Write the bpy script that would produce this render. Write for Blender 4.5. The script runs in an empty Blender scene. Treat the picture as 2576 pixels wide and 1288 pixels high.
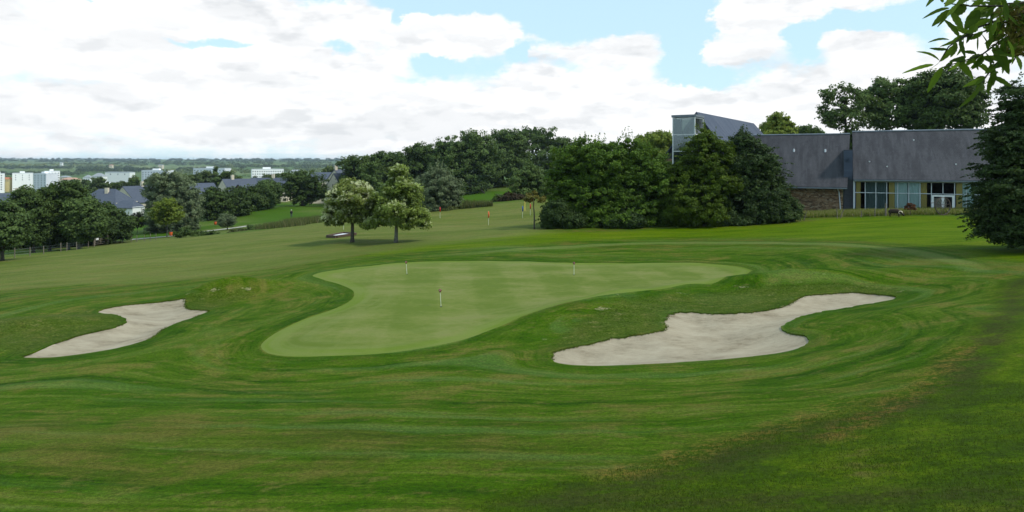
import bpy, bmesh, math, random
import numpy as np
from mathutils import Vector, Matrix
from mathutils.geometry import delaunay_2d_cdt
C = bpy.context.scene.collection
SC = bpy.context.scene
# ------------------------------------------------------------------ camera
F = 1678.0; PX0 = 1288.0; PY0 = 405.0          # focal length and horizon, in photo units (2576 wide)
cd = bpy.data.cameras.new('camera'); cam = bpy.data.objects.new('camera', cd); C.objects.link(cam)
cam.location = (0, 0, 0); cam.rotation_euler = (math.pi/2, 0, 0)
cd.sensor_width = 36; cd.lens = 36*F/2576; cd.shift_y = -(644-PY0)/2576
cd.clip_start = 0.05; cd.clip_end = 30000
SC.camera = cam
# ------------------------------------------------------------------ view + light
SC.view_settings.view_transform = 'Standard'; SC.view_settings.look = 'None'
SC.view_settings.exposure = 0.43; SC.view_settings.gamma = 1
SC.cycles.max_bounces = 6; SC.cycles.transparent_max_bounces = 12
SUN = Vector((0.60, -0.24, 0.76)).normalized()   # towards the sun
sd = bpy.data.lights.new('sun', 'SUN'); sd.energy = 2.2; sd.angle = math.radians(7); sd.color = (1, 0.95, 0.87)
so = bpy.data.objects.new('sun', sd); C.objects.link(so); so.rotation_euler = SUN.to_track_quat('Z', 'Y').to_euler()
so.location = (0, 0, 60)
W = bpy.data.worlds.new('World'); SC.world = W; W.use_nodes = True
def build_world():
    nt = W.node_tree; N = nt.nodes; L = nt.links; N.clear()
    def nd(t, **k):
        n = N.new(t)
        for a, b in k.items(): setattr(n, a, b)
        return n
    def mth(op, a, b=None, c=None, clamp=False):
        n = nd('ShaderNodeMath', operation=op); n.use_clamp = clamp
        for i, v in enumerate((a, b, c)):
            if v is None: continue
            if isinstance(v, (int, float)): n.inputs[i].default_value = v
            else: L.new(v, n.inputs[i])
        return n.outputs[0]
    out = nd('ShaderNodeOutputWorld'); bg = nd('ShaderNodeBackground')
    sky = nd('ShaderNodeTexSky'); sky.sky_type = 'NISHITA'; sky.sun_disc = False
    sky.sun_elevation = math.asin(SUN.z); sky.sun_rotation = math.atan2(SUN.x, SUN.y)
    sky.air_density = 1.0; sky.dust_density = 0.6; sky.ozone_density = 1.5
    tc = nd('ShaderNodeTexCoord'); sp = nd('ShaderNodeSeparateXYZ'); L.new(tc.outputs['Generated'], sp.inputs[0])
    x, y, z = sp.outputs
    az = mth('ARCTAN2', x, y); el = mth('ARCSINE', z)
    # cloud layer seen in perspective: direction projected on a plane overhead, never quite singular at the horizon
    zz = mth('ADD', mth('MAXIMUM', z, 0.0), 0.09)
    cx = mth('DIVIDE', x, zz); cy = mth('DIVIDE', y, zz)
    pl = nd('ShaderNodeCombineXYZ'); L.new(cx, pl.inputs[0]); L.new(cy, pl.inputs[1])
    # wind-warped angular position for the cumulus outlines
    ang = nd('ShaderNodeCombineXYZ'); L.new(az, ang.inputs[0]); L.new(el, ang.inputs[1])
    def noise(vec, scale, det, rough, off=(0, 0, 0), sc=(1, 1, 1)):
        mp = nd('ShaderNodeMapping'); mp.inputs[1].default_value = off; mp.inputs[3].default_value = sc; L.new(vec, mp.inputs[0])
        n = nd('ShaderNodeTexNoise'); n.noise_dimensions = '3D'; L.new(mp.outputs[0], n.inputs['Vector'])
        n.inputs['Scale'].default_value = scale; n.inputs['Detail'].default_value = det; n.inputs['Roughness'].default_value = rough
        return n
    n1 = noise(ang.outputs[0], 16, 8, 0.66, (3, 1, 0), (1, 1.5, 1))
    wz = ang.outputs[0]
    n2 = noise(pl.outputs[0], 0.55, 7, 0.58, (7.3, 2.2, 0))
    n3 = noise(wz, 4.5, 5, 0.5, (1.7, 8, 0), (0.8, 2.4, 1))
    n4 = noise(wz, 13, 6, 0.55, (5.7, 3, 2), (0.75, 2.3, 1))
    def A(px): return math.atan((px-PX0)/F)
    def E(px, py): return math.atan((PY0-py)/math.hypot(F, px-PX0))
    # (px, py, rx, ry, weight): + banks of cumulus, - gaps of open blue
    blobs = [(250, 60, 420, 95, .7), (560, 45, 330, 60, .7), (800, 55, 190, 50, .75), (920, 22, 55, 50, .7), (250, 200, 420, 90, .55), (560, 165, 260, 50, .6), (740, 150, 110, 48, .6),
             (1130, 75, 170, 52, .85), (1230, 95, 90, 40, .6), (1090, 120, 90, 26, .5), (930, 160, 110, 40, .65), (800, 225, 420, 50, .5), (1300, 62, 18, 24, .35), (1360, 84, 32, 13, .4),
             (1590, 108, 75, 40, .85), (1500, 128, 90, 34, .7), (1390, 130, 70, 26, .6), (1600, 145, 70, 24, .6), (1480, 205, 240, 46, .7), (1330, 185, 90, 30, .5), (1660, 235, 120, 24, .5),
             (1900, 35, 130, 42, .85), (2040, 15, 200, 22, .75), (1830, 50, 60, 30, .6), (1880, 115, 110, 40, .75), (1840, 135, 80, 24, .55), (2150, 102, 100, 28, .7), (2200, 115, 80, 22, .5), (2110, 185, 190, 42, .7), (1960, 235, 260, 36, .55), (2400, 150, 200, 60, .6), (2480, 60, 100, 60, .4), (2330, 200, 150, 60, .5),
             (1288, 320, 1600, 80, .8), (1000, 260, 700, 60, .3),
             (1120, 8, 180, 26, -1.0), (1570, 30, 210, 48, -1.1), (1400, 40, 110, 40, -.9), (1725, 110, 50, 70, -1.0), (540, 111, 115, 15, -1.3), (840, 117, 36, 20, -.75), (1000, 48, 22, 22, -.8), (1095, 162, 60, 24, -.8), (1304, 125, 26, 30, -.7),
             (2018, 88, 32, 44, -.9), (2215, 50, 130, 20, -.9), (2330, 70, 60, 60, -.5), (1740, 192, 80, 30, -.9), (1030, 205, 60, 16, -.4), (770, 20, 26, 16, -.6), (215, 2, 14, 8, -.8)]
    wv = nd('ShaderNodeVectorMath', operation='SUBTRACT'); L.new(n1.outputs['Color'], wv.inputs[0]); wv.inputs[1].default_value = (.5, .5, .5)
    ws = nd('ShaderNodeVectorMath', operation='MULTIPLY'); L.new(wv.outputs[0], ws.inputs[0]); ws.inputs[1].default_value = (.085, .05, 0)
    wa = nd('ShaderNodeVectorMath', operation='ADD'); L.new(ang.outputs[0], wa.inputs[0]); L.new(ws.outputs[0], wa.inputs[1])
    acc = None; shade = None
    for (px, py, rx, ry, w) in blobs:
        s = nd('ShaderNodeVectorMath', operation='SUBTRACT'); L.new(wa.outputs[0], s.inputs[0]); s.inputs[1].default_value = (A(px), E(px, py), 0)
        m = nd('ShaderNodeVectorMath', operation='MULTIPLY'); L.new(s.outputs[0], m.inputs[0]); m.inputs[1].default_value = (F/rx, F/ry, 0)
        ln = nd('ShaderNodeVectorMath', operation='LENGTH'); L.new(m.outputs[0], ln.inputs[0])
        mr = nd('ShaderNodeMapRange', interpolation_type='SMOOTHSTEP'); L.new(ln.outputs['Value'], mr.inputs[0])
        mr.inputs[1].default_value = 1.45; mr.inputs[2].default_value = 0.35; mr.inputs[3].default_value = 0; mr.inputs[4].default_value = w
        acc = mr.outputs[0] if acc is None else mth('ADD', acc, mr.outputs[0])
        if w > .5 and rx < 300:                     # shaded flat underside of each cumulus
            sx = nd('ShaderNodeSeparateXYZ'); L.new(m.outputs[0], sx.inputs[0])
            low = nd('ShaderNodeMapRange', interpolation_type='SMOOTHSTEP'); L.new(sx.outputs[1], low.inputs[0])
            low.inputs[1].default_value = 0.1; low.inputs[2].default_value = -0.9; low.inputs[3].default_value = 0; low.inputs[4].default_value = 1
            q = mth('MULTIPLY', low.outputs[0], mr.outputs[0])
            shade = q if shade is None else mth('MAXIMUM', shade, q)
    base = mth('MULTIPLY_ADD', n2.outputs['Fac'], 1.0, -0.42)
    d = mth('ADD', mth('ADD', base, mth('MULTIPLY', acc, 0.62)), mth('MULTIPLY', mth('SUBTRACT', n1.outputs['Fac'], .5), .75))
    cov = nd('ShaderNodeMapRange', interpolation_type='SMOOTHSTEP'); L.new(d, cov.inputs[0])
    cov.inputs[1].default_value = 0.04; cov.inputs[2].default_value = 0.50
    g = mth('MULTIPLY', shade, 0.26)
    stre = nd('ShaderNodeMapRange', interpolation_type='SMOOTHSTEP'); L.new(n3.outputs['Fac'], stre.inputs[0])
    stre.inputs[1].default_value = .45; stre.inputs[2].default_value = .72; stre.inputs[3].default_value = 0; stre.inputs[4].default_value = .48
    st2 = nd('ShaderNodeMapRange', interpolation_type='SMOOTHSTEP'); L.new(n4.outputs['Fac'], st2.inputs[0])
    st2.inputs[1].default_value = .42; st2.inputs[2].default_value = .68; st2.inputs[3].default_value = 0; st2.inputs[4].default_value = .42
    relief = None                                    # sunlit tops, grey undersides: density above minus density here
    for sc_, amt, off_ in ((7, .26, (2, 5, 1)), (15, .19, (9, 2, 4))):
        lo_ = noise(ang.outputs[0], sc_, 6, .55, off_, (.8, 2.1, 1)); hi_ = noise(ang.outputs[0], sc_, 6, .55, (off_[0], off_[1]+.22/sc_*2.1, off_[2]), (.8, 2.1, 1))
        df = mth('SUBTRACT', hi_.outputs['Fac'], lo_.outputs['Fac']); rl_ = nd('ShaderNodeMapRange', interpolation_type='SMOOTHSTEP'); L.new(df, rl_.inputs[0])
        rl_.inputs[1].default_value = -.01; rl_.inputs[2].default_value = .12; rl_.inputs[4].default_value = amt
        relief = rl_.outputs[0] if relief is None else mth('ADD', relief, rl_.outputs[0])
    dark = mth('ADD', mth('ADD', g, mth('MULTIPLY', mth('ADD', stre.outputs[0], st2.outputs[0]), .22)), relief)
    ccol = nd('ShaderNodeMix', data_type='RGBA'); L.new(dark, ccol.inputs[0])
    ccol.inputs[6].default_value = (0.83, 0.835, 0.84, 1); ccol.inputs[7].default_value = (0.42, 0.45, 0.48, 1)
    ss = nd('ShaderNodeVectorMath', operation='SCALE'); L.new(sky.outputs[0], ss.inputs[0]); ss.inputs['Scale'].default_value = 0.10
    veil = nd('ShaderNodeMix', data_type='RGBA'); veil.inputs[0].default_value = 0.66; L.new(ss.outputs[0], veil.inputs[6]); veil.inputs[7].default_value = (0.56, 0.80, 0.93, 1)
    mx = nd('ShaderNodeMix', data_type='RGBA'); L.new(cov.outputs[0], mx.inputs[0]); L.new(veil.outputs[2], mx.inputs[6]); L.new(ccol.outputs[2], mx.inputs[7])
    L.new(mx.outputs[2], bg.inputs[0]); bg.inputs[1].default_value = 1.0; L.new(bg.outputs[0], out.inputs[0])
build_world()
# ------------------------------------------------------------------ helpers
def tag(o, label=None, cat=None, group=None, kind=None):
    for k, v in (('label', label), ('category', cat), ('group', group), ('kind', kind)):
        if v: o[k] = v
    return o
def empty(name, loc, rz=0):
    o = bpy.data.objects.new(name, None); C.objects.link(o); o.location = loc; o.rotation_euler = (0, 0, rz); o.empty_display_size = .3
    return o
def mesh_obj(name, V, Fc, mat=None, parent=None, smooth=False, fattr=None, vattr=None):
    V = np.asarray(V, dtype=np.float32).reshape(-1, 3)
    me = bpy.data.meshes.new(name)
    if isinstance(Fc, np.ndarray):
        k = Fc.shape[1]; n = len(Fc)
        me.vertices.add(len(V)); me.vertices.foreach_set('co', V.ravel())
        me.loops.add(n*k); me.loops.foreach_set('vertex_index', Fc.astype(np.int32).ravel())
        me.polygons.add(n); me.polygons.foreach_set('loop_start', np.arange(0, n*k, k, dtype=np.int32))
        try: me.polygons.foreach_set('loop_total', np.full(n, k, dtype=np.int32))
        except Exception: pass
        me.update(calc_edges=True)
    else:
        me.from_pydata([tuple(map(float, v)) for v in V], [], [tuple(f) for f in Fc]); me.update()
    if smooth: me.polygons.foreach_set('use_smooth', np.ones(len(me.polygons), dtype=bool))
    for dom, at in (('FACE', fattr), ('POINT', vattr)):
        if at:
            for nm, arr in at.items():
                a = me.attributes.new(nm, 'FLOAT', dom); a.data.foreach_set('value', np.asarray(arr, dtype=np.float32))
    if mat: me.materials.append(mat)
    o = bpy.data.objects.new(name, me); C.objects.link(o)
    if parent: o.parent = parent
    return o
class MB:                                            # collects shapes for ONE mesh
    def __init__(s): s.V = []; s.F = []
    def add(s, V, Fc):
        b = len(s.V); s.V += [tuple(v) for v in V]; s.F += [tuple(i+b for i in f) for f in Fc]; return s
    def box(s, x0, x1, y0, y1, z0, z1, M=None):
        V = [Vector((x, y, z)) for z in (z0, z1) for y in (y0, y1) for x in (x0, x1)]
        if M is not None: V = [M @ v for v in V]
        return s.add(V, [(0, 2, 3, 1), (4, 5, 7, 6), (0, 1, 5, 4), (2, 6, 7, 3), (0, 4, 6, 2), (1, 3, 7, 5)])
    def tube(s, pts, rad, n=8, cap=True):
        pts = [Vector(p) for p in pts]
        if isinstance(rad, (int, float)): rad = [rad]*len(pts)
        V = []; Fc = []; prev = None
        for i, p in enumerate(pts):
            t = (pts[min(i+1, len(pts)-1)]-pts[max(i-1, 0)])
            if t.length < 1e-9: t = Vector((0, 0, 1))
            t.normalize()
            u = t.cross(Vector((0, 1, 0)) if prev is None else prev.cross(t) if False else (Vector((0, 1, 0)) if abs(t.y) < .9 else Vector((1, 0, 0)))).normalized()
            v = t.cross(u)
            for k in range(n):
                a = 2*math.pi*k/n; V.append(p+(u*math.cos(a)+v*math.sin(a))*rad[i])
            if i:
                for k in range(n):
                    a0 = (i-1)*n+k; a1 = (i-1)*n+(k+1) % n; Fc.append((a0, a1, a1+n, a0+n))
        if cap: Fc.append(tuple(range(n))[::-1]); Fc.append(tuple(range((len(pts)-1)*n, len(pts)*n)))
        return s.add(V, Fc)
    def lathe(s, prof, c=(0, 0, 0), n=16):
        V = []; Fc = []
        for r, z in prof:
            for k in range(n):
                a = 2*math.pi*k/n; V.append((c[0]+r*math.cos(a), c[1]+r*math.sin(a), c[2]+z))
        for i in range(len(prof)-1):
            for k in range(n):
                a0 = i*n+k; a1 = i*n+(k+1) % n; Fc.append((a0, a1, a1+n, a0+n))
        Fc.append(tuple(range(n))[::-1]); Fc.append(tuple(range((len(prof)-1)*n, len(prof)*n)))
        return s.add(V, Fc)
    def prism(s, poly, y0, y1):                     # polygon in xz pushed along y
        n = len(poly)
        V = [(x, y0, z) for x, z in poly]+[(x, y1, z) for x, z in poly]
        return s.add(V, [tuple(range(n)), tuple(range(n, 2*n))[::-1]]+[(i, i+n, (i+1) % n+n, (i+1) % n) for i in range(n)])
    def build(s, name, mat=None, parent=None, smooth=False):
        o = mesh_obj(name, s.V, s.F, mat, parent, smooth); return o
def dup(root, loc, rz=None, scale=None, label=None):
    r = root.copy(); C.objects.link(r); r.location = loc
    if rz is not None: r.rotation_euler = (0, 0, rz)
    if scale is not None: r.scale = scale if hasattr(scale, '__len__') else (scale,)*3
    if label: r['label'] = label
    for ch in list(root.children):
        c = ch.copy(); C.objects.link(c); c.parent = r
        for g in list(ch.children):
            d = g.copy(); C.objects.link(d); d.parent = c
    return r
# ------------------------------------------------------------------ materials
def newmat(name):
    m = bpy.data.materials.new(name); m.use_nodes = True; nt = m.node_tree
    return m, nt, nt.nodes, nt.links, nt.nodes['Principled BSDF']
def ramp(N, stops):
    r = N.new('ShaderNodeValToRGB'); e = r.color_ramp.elements
    while len(e) < len(stops): e.new(0.5)
    for i, (p, c) in enumerate(stops): e[i].position = p; e[i].color = (*c, 1)
    return r
def simple(name, c1, c2=None, scale=8, rough=.7, bump=0, metal=0, stretch=(1, 1, 1), detail=6, spec=.3, lo=.35, hi=.65):
    m, nt, N, L, P = newmat(name); c2 = c2 or tuple(v*.8 for v in c1)
    tc = N.new('ShaderNodeTexCoord'); mp = N.new('ShaderNodeMapping'); mp.inputs[3].default_value = stretch; L.new(tc.outputs['Object'], mp.inputs[0])
    no = N.new('ShaderNodeTexNoise'); no.inputs['Scale'].default_value = scale; no.inputs['Detail'].default_value = detail; L.new(mp.outputs[0], no.inputs['Vector'])
    r = ramp(N, [(lo, c1), (hi, c2)]); L.new(no.outputs['Fac'], r.inputs[0]); L.new(r.outputs[0], P.inputs['Base Color'])
    P.inputs['Roughness'].default_value = rough; P.inputs['Metallic'].default_value = metal; P.inputs['Specular IOR Level'].default_value = spec
    if bump:
        b = N.new('ShaderNodeBump'); b.inputs['Strength'].default_value = bump; b.inputs['Distance'].default_value = .05; L.new(no.outputs['Fac'], b.inputs['Height']); L.new(b.outputs[0], P.inputs['Normal'])
    return m
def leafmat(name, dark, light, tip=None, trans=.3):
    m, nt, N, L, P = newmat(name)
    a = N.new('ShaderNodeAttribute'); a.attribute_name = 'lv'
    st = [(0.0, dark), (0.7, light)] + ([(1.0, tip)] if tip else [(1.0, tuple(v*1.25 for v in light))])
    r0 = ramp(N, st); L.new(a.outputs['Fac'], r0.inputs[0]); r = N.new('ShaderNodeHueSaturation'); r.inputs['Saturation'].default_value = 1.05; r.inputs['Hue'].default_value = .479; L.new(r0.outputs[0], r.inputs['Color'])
    L.new(r.outputs[0], P.inputs['Base Color']); P.inputs['Roughness'].default_value = .6; P.inputs['Specular IOR Level'].default_value = .14
    t = N.new('ShaderNodeBsdfTranslucent'); h = N.new('ShaderNodeHueSaturation'); h.inputs['Value'].default_value = 1.4; h.inputs['Hue'].default_value = .485
    L.new(r.outputs[0], h.inputs['Color']); L.new(h.outputs[0], t.inputs['Color'])
    mx = N.new('ShaderNodeMixShader'); mx.inputs[0].default_value = trans; L.new(P.outputs[0], mx.inputs[1]); L.new(t.outputs[0], mx.inputs[2])
    L.new(mx.outputs[0], N['Material Output'].inputs[0])
    return m
def bark(name, c): return simple(name, c, tuple(v*.45 for v in c), 9, .9, .6, stretch=(3, 3, .6))
# ------------------------------------------------------------------ terrain heights
CP = [(0,1288,11),(700,1288,10.2),(1288,1288,9.5),(2000,1288,8.4),(2576,1288,7.5),
 (0,1100,16),(700,1100,15),(1288,1100,14),(2000,1100,12.6),(2576,1100,11),
 (0,980,22.5),(650,970,22.3),(1288,960,20.6),(1900,950,19.6),(2576,950,15.5),
 (0,900,28),(300,880,28),(660,895,26),(860,895,25.7),(1100,870,26.8),
 (1107,771,33.5),(1022,689,43.3),(1444,691,42.2),(1888,685,42.2),(900,740,36.6),(1250,657,48.2),(1700,662,46.7),(1500,745,35.8),(790,690,43.2),(820,840,28.2),
 (1400,912,23.6),(1700,917,22.6),(2030,860,24.6),(2240,750,31.8),(1690,800,29.6),(1480,850,27.2),(2000,712,36.6),(2200,712,35.2),(1750,730,36.2),(1540,760,33.6),
 (2400,640,40),(2576,700,30),(2576,620,42),(2200,600,50),(2000,640,45.5),(2480,545,66),(2150,545,71),(2320,543,69),(2010,552,72),(2450,800,22.5),(2300,900,18.6),
 (1700,612,56),(1345,575,68),(1288,640,51),(996,611,63),(886,609,64),(700,605,71),(1229,566,80),(1420,572,70),(1700,562,72),
 (1364,507,101),(1229,519,101),(1105,536,100),(1000,546,97),(900,556,96),(800,566,94),(700,577,92),(560,592,92),(450,600,91),(350,609,90),(200,630,86),(100,644,82),(0,656,78),
 (0,750,43),(0,700,58),(300,680,58),(300,752,41.5),(600,700,47),(600,640,63),(0,820,33.5),(530,785,36),(640,760,38.5),
 (640,580,108),(640,562,145),(700,521,190),(790,520,195),(600,535,180),(450,588,132),(560,572,142),(100,634,105),(0,640,100),(230,612,118),(330,578,150),(800,556,120),(900,530,200),
 (1200,524,150),(1200,492,190),(1285,463,232),(1105,524,150),(1400,480,200),(1330,498,125),(1000,515,200),
 (1700,500,110),(2150,500,95),(2500,500,90),(1700,480,200),(2300,470,200),(2576,460,200),
 (0,500,300),(300,505,260),(640,497,260),(1000,478,300),(100,500,450),(500,494,450),(0,484,900),(500,480,900),(1000,455,900),(1600,440,700),(2300,430,700),
 (0,431,2200),(400,431,2200),(700,430,2200),(1288,425,2200),(2300,415,2200),(0,410,4000),(500,410,4000),(1288,409,4000),(2300,406,4000),(0,402,6000),(1288,402,6000),(2300,402,6000)]
def _tps_setup():
    P = []; Z = []
    for px, py, Y in CP:
        X = (px-PX0)/F*Y; P.append((math.atan2(X, Y), math.log(math.hypot(X, Y)))); Z.append(-(py-PY0)/F*Y)
    for th in (-3.1, -2.3, -1.5, -1.1, 1.1, 1.5, 2.3, 3.1):
        s = th < 0
        for r, z in ((.8, -1.72), (5, -2.4 if s else -2.1), (12, -4.2 if s else -3.3), (30, -7.2 if s else -4.4), (80, -11 if s else -4.8), (250, -17 if s else -4.5), (900, -38 if s else -12), (4000, -8), (6000, 8)):
            if abs(th) > 1.2 and r < 90: z = {.8: -1.72, 5: -1.8, 12: -2.0, 30: -3.0, 80: -5.0}[r]
            P.append((th, math.log(r))); Z.append(z)
    for th in (-.6, 0, .6):
        for r, z in ((.8, -1.72), (2.0, -1.95), (4.5, -2.8)): P.append((th, math.log(r))); Z.append(z)
    P = np.array(P); Z = np.array(Z); n = len(P)
    def K(A, B):
        d2 = ((A[:, None, :]-B[None])**2).sum(-1); return .5*d2*np.log(d2+1e-12)
    M = np.zeros((n+3, n+3)); M[:n, :n] = K(P, P)+np.eye(n)*1e-5; M[:n, n] = 1; M[:n, n+1:] = P; M[n, :n] = 1; M[n+1:, :n] = P.T
    w = np.linalg.solve(M, np.concatenate([Z, [0, 0, 0]]))
    return P, w, K, n
_P, _w, _K, _n = _tps_setup()
BUMPS = []                                          # (X, Y, sx, sy, angle, height)
def hz0(x, y):
    x = np.atleast_1d(np.asarray(x, float)); y = np.atleast_1d(np.asarray(y, float))
    q = np.stack([np.arctan2(x, y), np.log(np.maximum(np.hypot(x, y), .6))], -1); out = np.empty(len(q))
    for i in range(0, len(q), 20000):
        s = q[i:i+20000]; out[i:i+20000] = _K(s, _P) @ _w[:_n]+_w[_n]+s @ _w[_n+1:]
    return out
def hz(x, y):
    x = np.atleast_1d(np.asarray(x, float)); y = np.atleast_1d(np.asarray(y, float)); z = hz0(x, y)
    for (bx, by, sx, sy, an, h) in BUMPS:
        c, s = math.cos(an), math.sin(an); u = ((x-bx)*c+(y-by)*s)/sx; v = (-(x-bx)*s+(y-by)*c)/sy
        z = z+h*np.exp(-(u*u+v*v))
    r = np.hypot(x, y); k = np.clip((r-6)/10, 0, 1)*np.clip((130-r)/60, 0, 1)
    z = z+k*(.045*np.sin(x*.55+1.3*np.sin(y*.31))*np.sin(y*.43+.7*np.sin(x*.27))+.02*np.sin(x*1.7+y*.6)*np.sin(y*1.3-x*.4))
    return z
_LY = np.exp(np.linspace(math.log(5), math.log(5000), 3000))
def P2(px, py, y0=5, fn=None):                      # where the sight line through a photo point first meets the ground
    X = (px-PX0)/F*_LY; g = (fn or hz)(X, _LY); ray = -(py-PY0)/F*_LY
    idx = np.where((ray <= g) & (_LY >= y0))[0]; i = idx[0] if len(idx) else len(_LY)-1
    if i > 0:
        a = ray[i-1]-g[i-1]; b = ray[i]-g[i]; t = a/(a-b) if a != b else 0; Y = _LY[i-1]+(_LY[i]-_LY[i-1])*min(max(t, 0), 1)
    else: Y = _LY[i]
    return ((px-PX0)/F*Y, Y)
def gz(x, y): return float(hz(x, y)[0])
def WX(px, Y): return (px-PX0)/F*Y
def WZ(py, Y): return (PY0-py)/F*Y
for (px, py, sx, sy, an, h) in [(575, 738, 2.6, 1.0, .1, 1.05), (110, 815, 4.2, 1.5, .25, .35), (1990, 714, 6.0, 1.4, -.02, .8), (1560, 760, 4.0, 1.5, .5, .6), (2240, 800, 3.0, 1.6, .3, .25), (700, 700, 2.5, 1.3, 0, .2), (1240, 900, 2.2, 1.0, .3, .12)]:
    X, Y = P2(px, py, fn=hz0); BUMPS.append((X, Y, sx, sy, an, h))
def spline(pts, step=.25, closed=True):
    pts = np.array(pts); n = len(pts); out = []
    for i in range(n if closed else n-1):
        p0, p1, p2, p3 = (pts[(i-1) % n] if closed or i > 0 else pts[0]), pts[i], pts[(i+1) % n], (pts[(i+2) % n] if closed or i+2 < n else pts[-1])
        m = max(2, int(np.linalg.norm(p2-p1)/step))
        for k in range(m):
            t = k/m; out.append(.5*((2*p1)+(-p0+p2)*t+(2*p0-5*p1+4*p2-p3)*t*t+(-p0+3*p1-3*p2+p3)*t**3))
    return np.array(out)
G_PX = [(656,872),(672,888),(720,896),(800,896.5),(900,893),(1000,885),(1100,869),(1180,850),(1250,824),(1320,793),(1400,767),(1480,750),(1600,733),(1720,716),(1820,700),(1880,688),(1888,679),(1850,669),(1770,662),(1650,660.5),(1500,661),(1400,660),(1300,657),(1180,656.5),(1060,658),(960,665),(870,675),(800,687),(786,694),(812,703),(850,714),(880,726),(891,738),(884,753),(860,768),(800,790),(740,813),(690,839),(664,858)]
B1_PX = [(55,897),(90,900),(170,895),(260,882),(340,864),(385,848),(412,828),(450,810),(490,797),(530,781),(500,779),(478,777),(468,768),(466,753),(420,756),(360,763),(300,769),(262,776),(246,785),(272,789),(305,796),(318,804),(300,819),(260,829),(200,842),(140,862),(90,884)]
B2_PX = [(1396,910),(1440,918),(1510,920),(1620,916),(1740,909),(1850,901),(1950,889),(2008,876),(2034,860),(2030,846),(2008,840),(1975,833),(1963,826),(1985,808),(2020,795),(2070,783),(2140,772),(2210,760),(2256,748),(2225,741),(2160,735),(2090,737),(2030,743),(2005,752),(1975,768),(1900,783),(1810,788),(1740,784),(1692,786),(1672,800),(1674,823),(1655,834),(1600,842),(1540,850),(1480,865),(1430,874),(1395,884),(1387,896)]
def world_poly(px, step=.25, **k): return spline([P2(a, b, **k) for a, b in px], step)
GP = world_poly(G_PX, .35); BP1 = world_poly(B1_PX, .22); BP2 = world_poly(B2_PX, .22)
rs = np.random.RandomState(5)
def ragged(P, amp):
    n = len(P); t = np.roll(P, -1, 0)-np.roll(P, 1, 0); t /= np.linalg.norm(t, axis=1)[:, None]+1e-9; nr = np.stack([t[:, 1], -t[:, 0]], 1)
    far = np.clip((P[:, 1]-P[:, 1].min())/(np.ptp(P[:, 1])*.4), .25, 1)
    return P+nr*(rs.normal(0, amp, n)*far)[:, None]
BP1 = ragged(BP1, .04); BP2 = ragged(BP2, .05)
def inpoly(x, y, P):
    ins = np.zeros(len(x), bool); n = len(P)
    for i in range(n):
        x1, y1 = P[i]; x2, y2 = P[(i+1) % n]
        if y1 == y2: continue
        c = ((y1 > y) != (y2 > y)) & (x < (x2-x1)*(y-y1)/(y2-y1)+x1); ins ^= c
    return ins
def pdist(x, y, P, signed=True, closed=True, cap=1e9):
    d = np.full(len(x), 1e9)
    for i in range(len(P) if closed else len(P)-1):
        a = P[i]; b = P[(i+1) % len(P)]; ab = b-a; L2 = (ab**2).sum()+1e-12
        t = np.clip(((x-a[0])*ab[0]+(y-a[1])*ab[1])/L2, 0, 1); dd = (x-a[0]-t*ab[0])**2+(y-a[1]-t*ab[1])**2; np.minimum(d, dd, out=d)
    d = np.sqrt(d)
    if signed: d[inpoly(x, y, P)] *= -1
    return d
# zones of the turf
APR = world_poly([(700,668),(900,655),(1080,640),(1250,628),(1400,618),(1560,611),(1750,607),(1950,607),(2150,613),(2330,630),(2480,665),(2540,710),(2520,800),(2400,930),(2300,1000),(2100,1070),(1700,1150),(1300,1230),(800,1250),(200,1200),(0,1000),(-400,900),(-400,800),(0,745),(300,722),(520,700)], 1.2)
DRY = world_poly([(-500,780),(0,735),(300,716),(560,694),(760,664),(950,636),(1120,612),(1260,598),(1400,584),(1420,560),(1400,505),(1229,512),(1000,538),(700,570),(350,600),(0,648),(-500,720)], 2.0)
RGH = world_poly([(1150,1288),(1300,1232),(1600,1172),(1900,1085),(2200,1005),(2350,915),(2470,780),(2580,690),(3300,640),(3300,1288),(2400,1288)], 1.0)
LUSH = world_poly([(1330,583),(1500,583),(1750,570),(2010,558),(2100,548),(2480,545),(2600,560),(2700,660),(2480,650),(2330,622),(2150,606),(1950,600),(1750,600),(1560,604),(1400,611),(1250,621),(1080,632),(900,648),(1000,625),(1120,605),(1250,594)], 1.5)
BRN = [np.array(spline([P2(a, b) for a, b in q], .6, False)) for q in ([(2100,1100),(2250,1010),(2400,900),(2440,860)], [(1550,1190),(1800,1120),(2000,1060),(2150,1000)], [(2500,700),(2576,680)])]
BANK = [world_poly(q, .6) for q in ([(1392,892),(1400,860),(1440,815),(1540,765),(1690,742),(1850,728),(2000,714),(2140,710),(2250,722),(2275,742),(2230,744),(2090,735),(2005,750),(1960,772),(1860,788),(1700,784),(1672,805),(1660,836),(1540,852),(1440,876)], [(60,893),(0,880),(-60,840),(0,802),(110,792),(240,788),(316,805),(290,824),(200,843),(130,866)], [(468,752),(490,734),(560,724),(640,733),(610,756),(545,776),(480,775)])]
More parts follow.
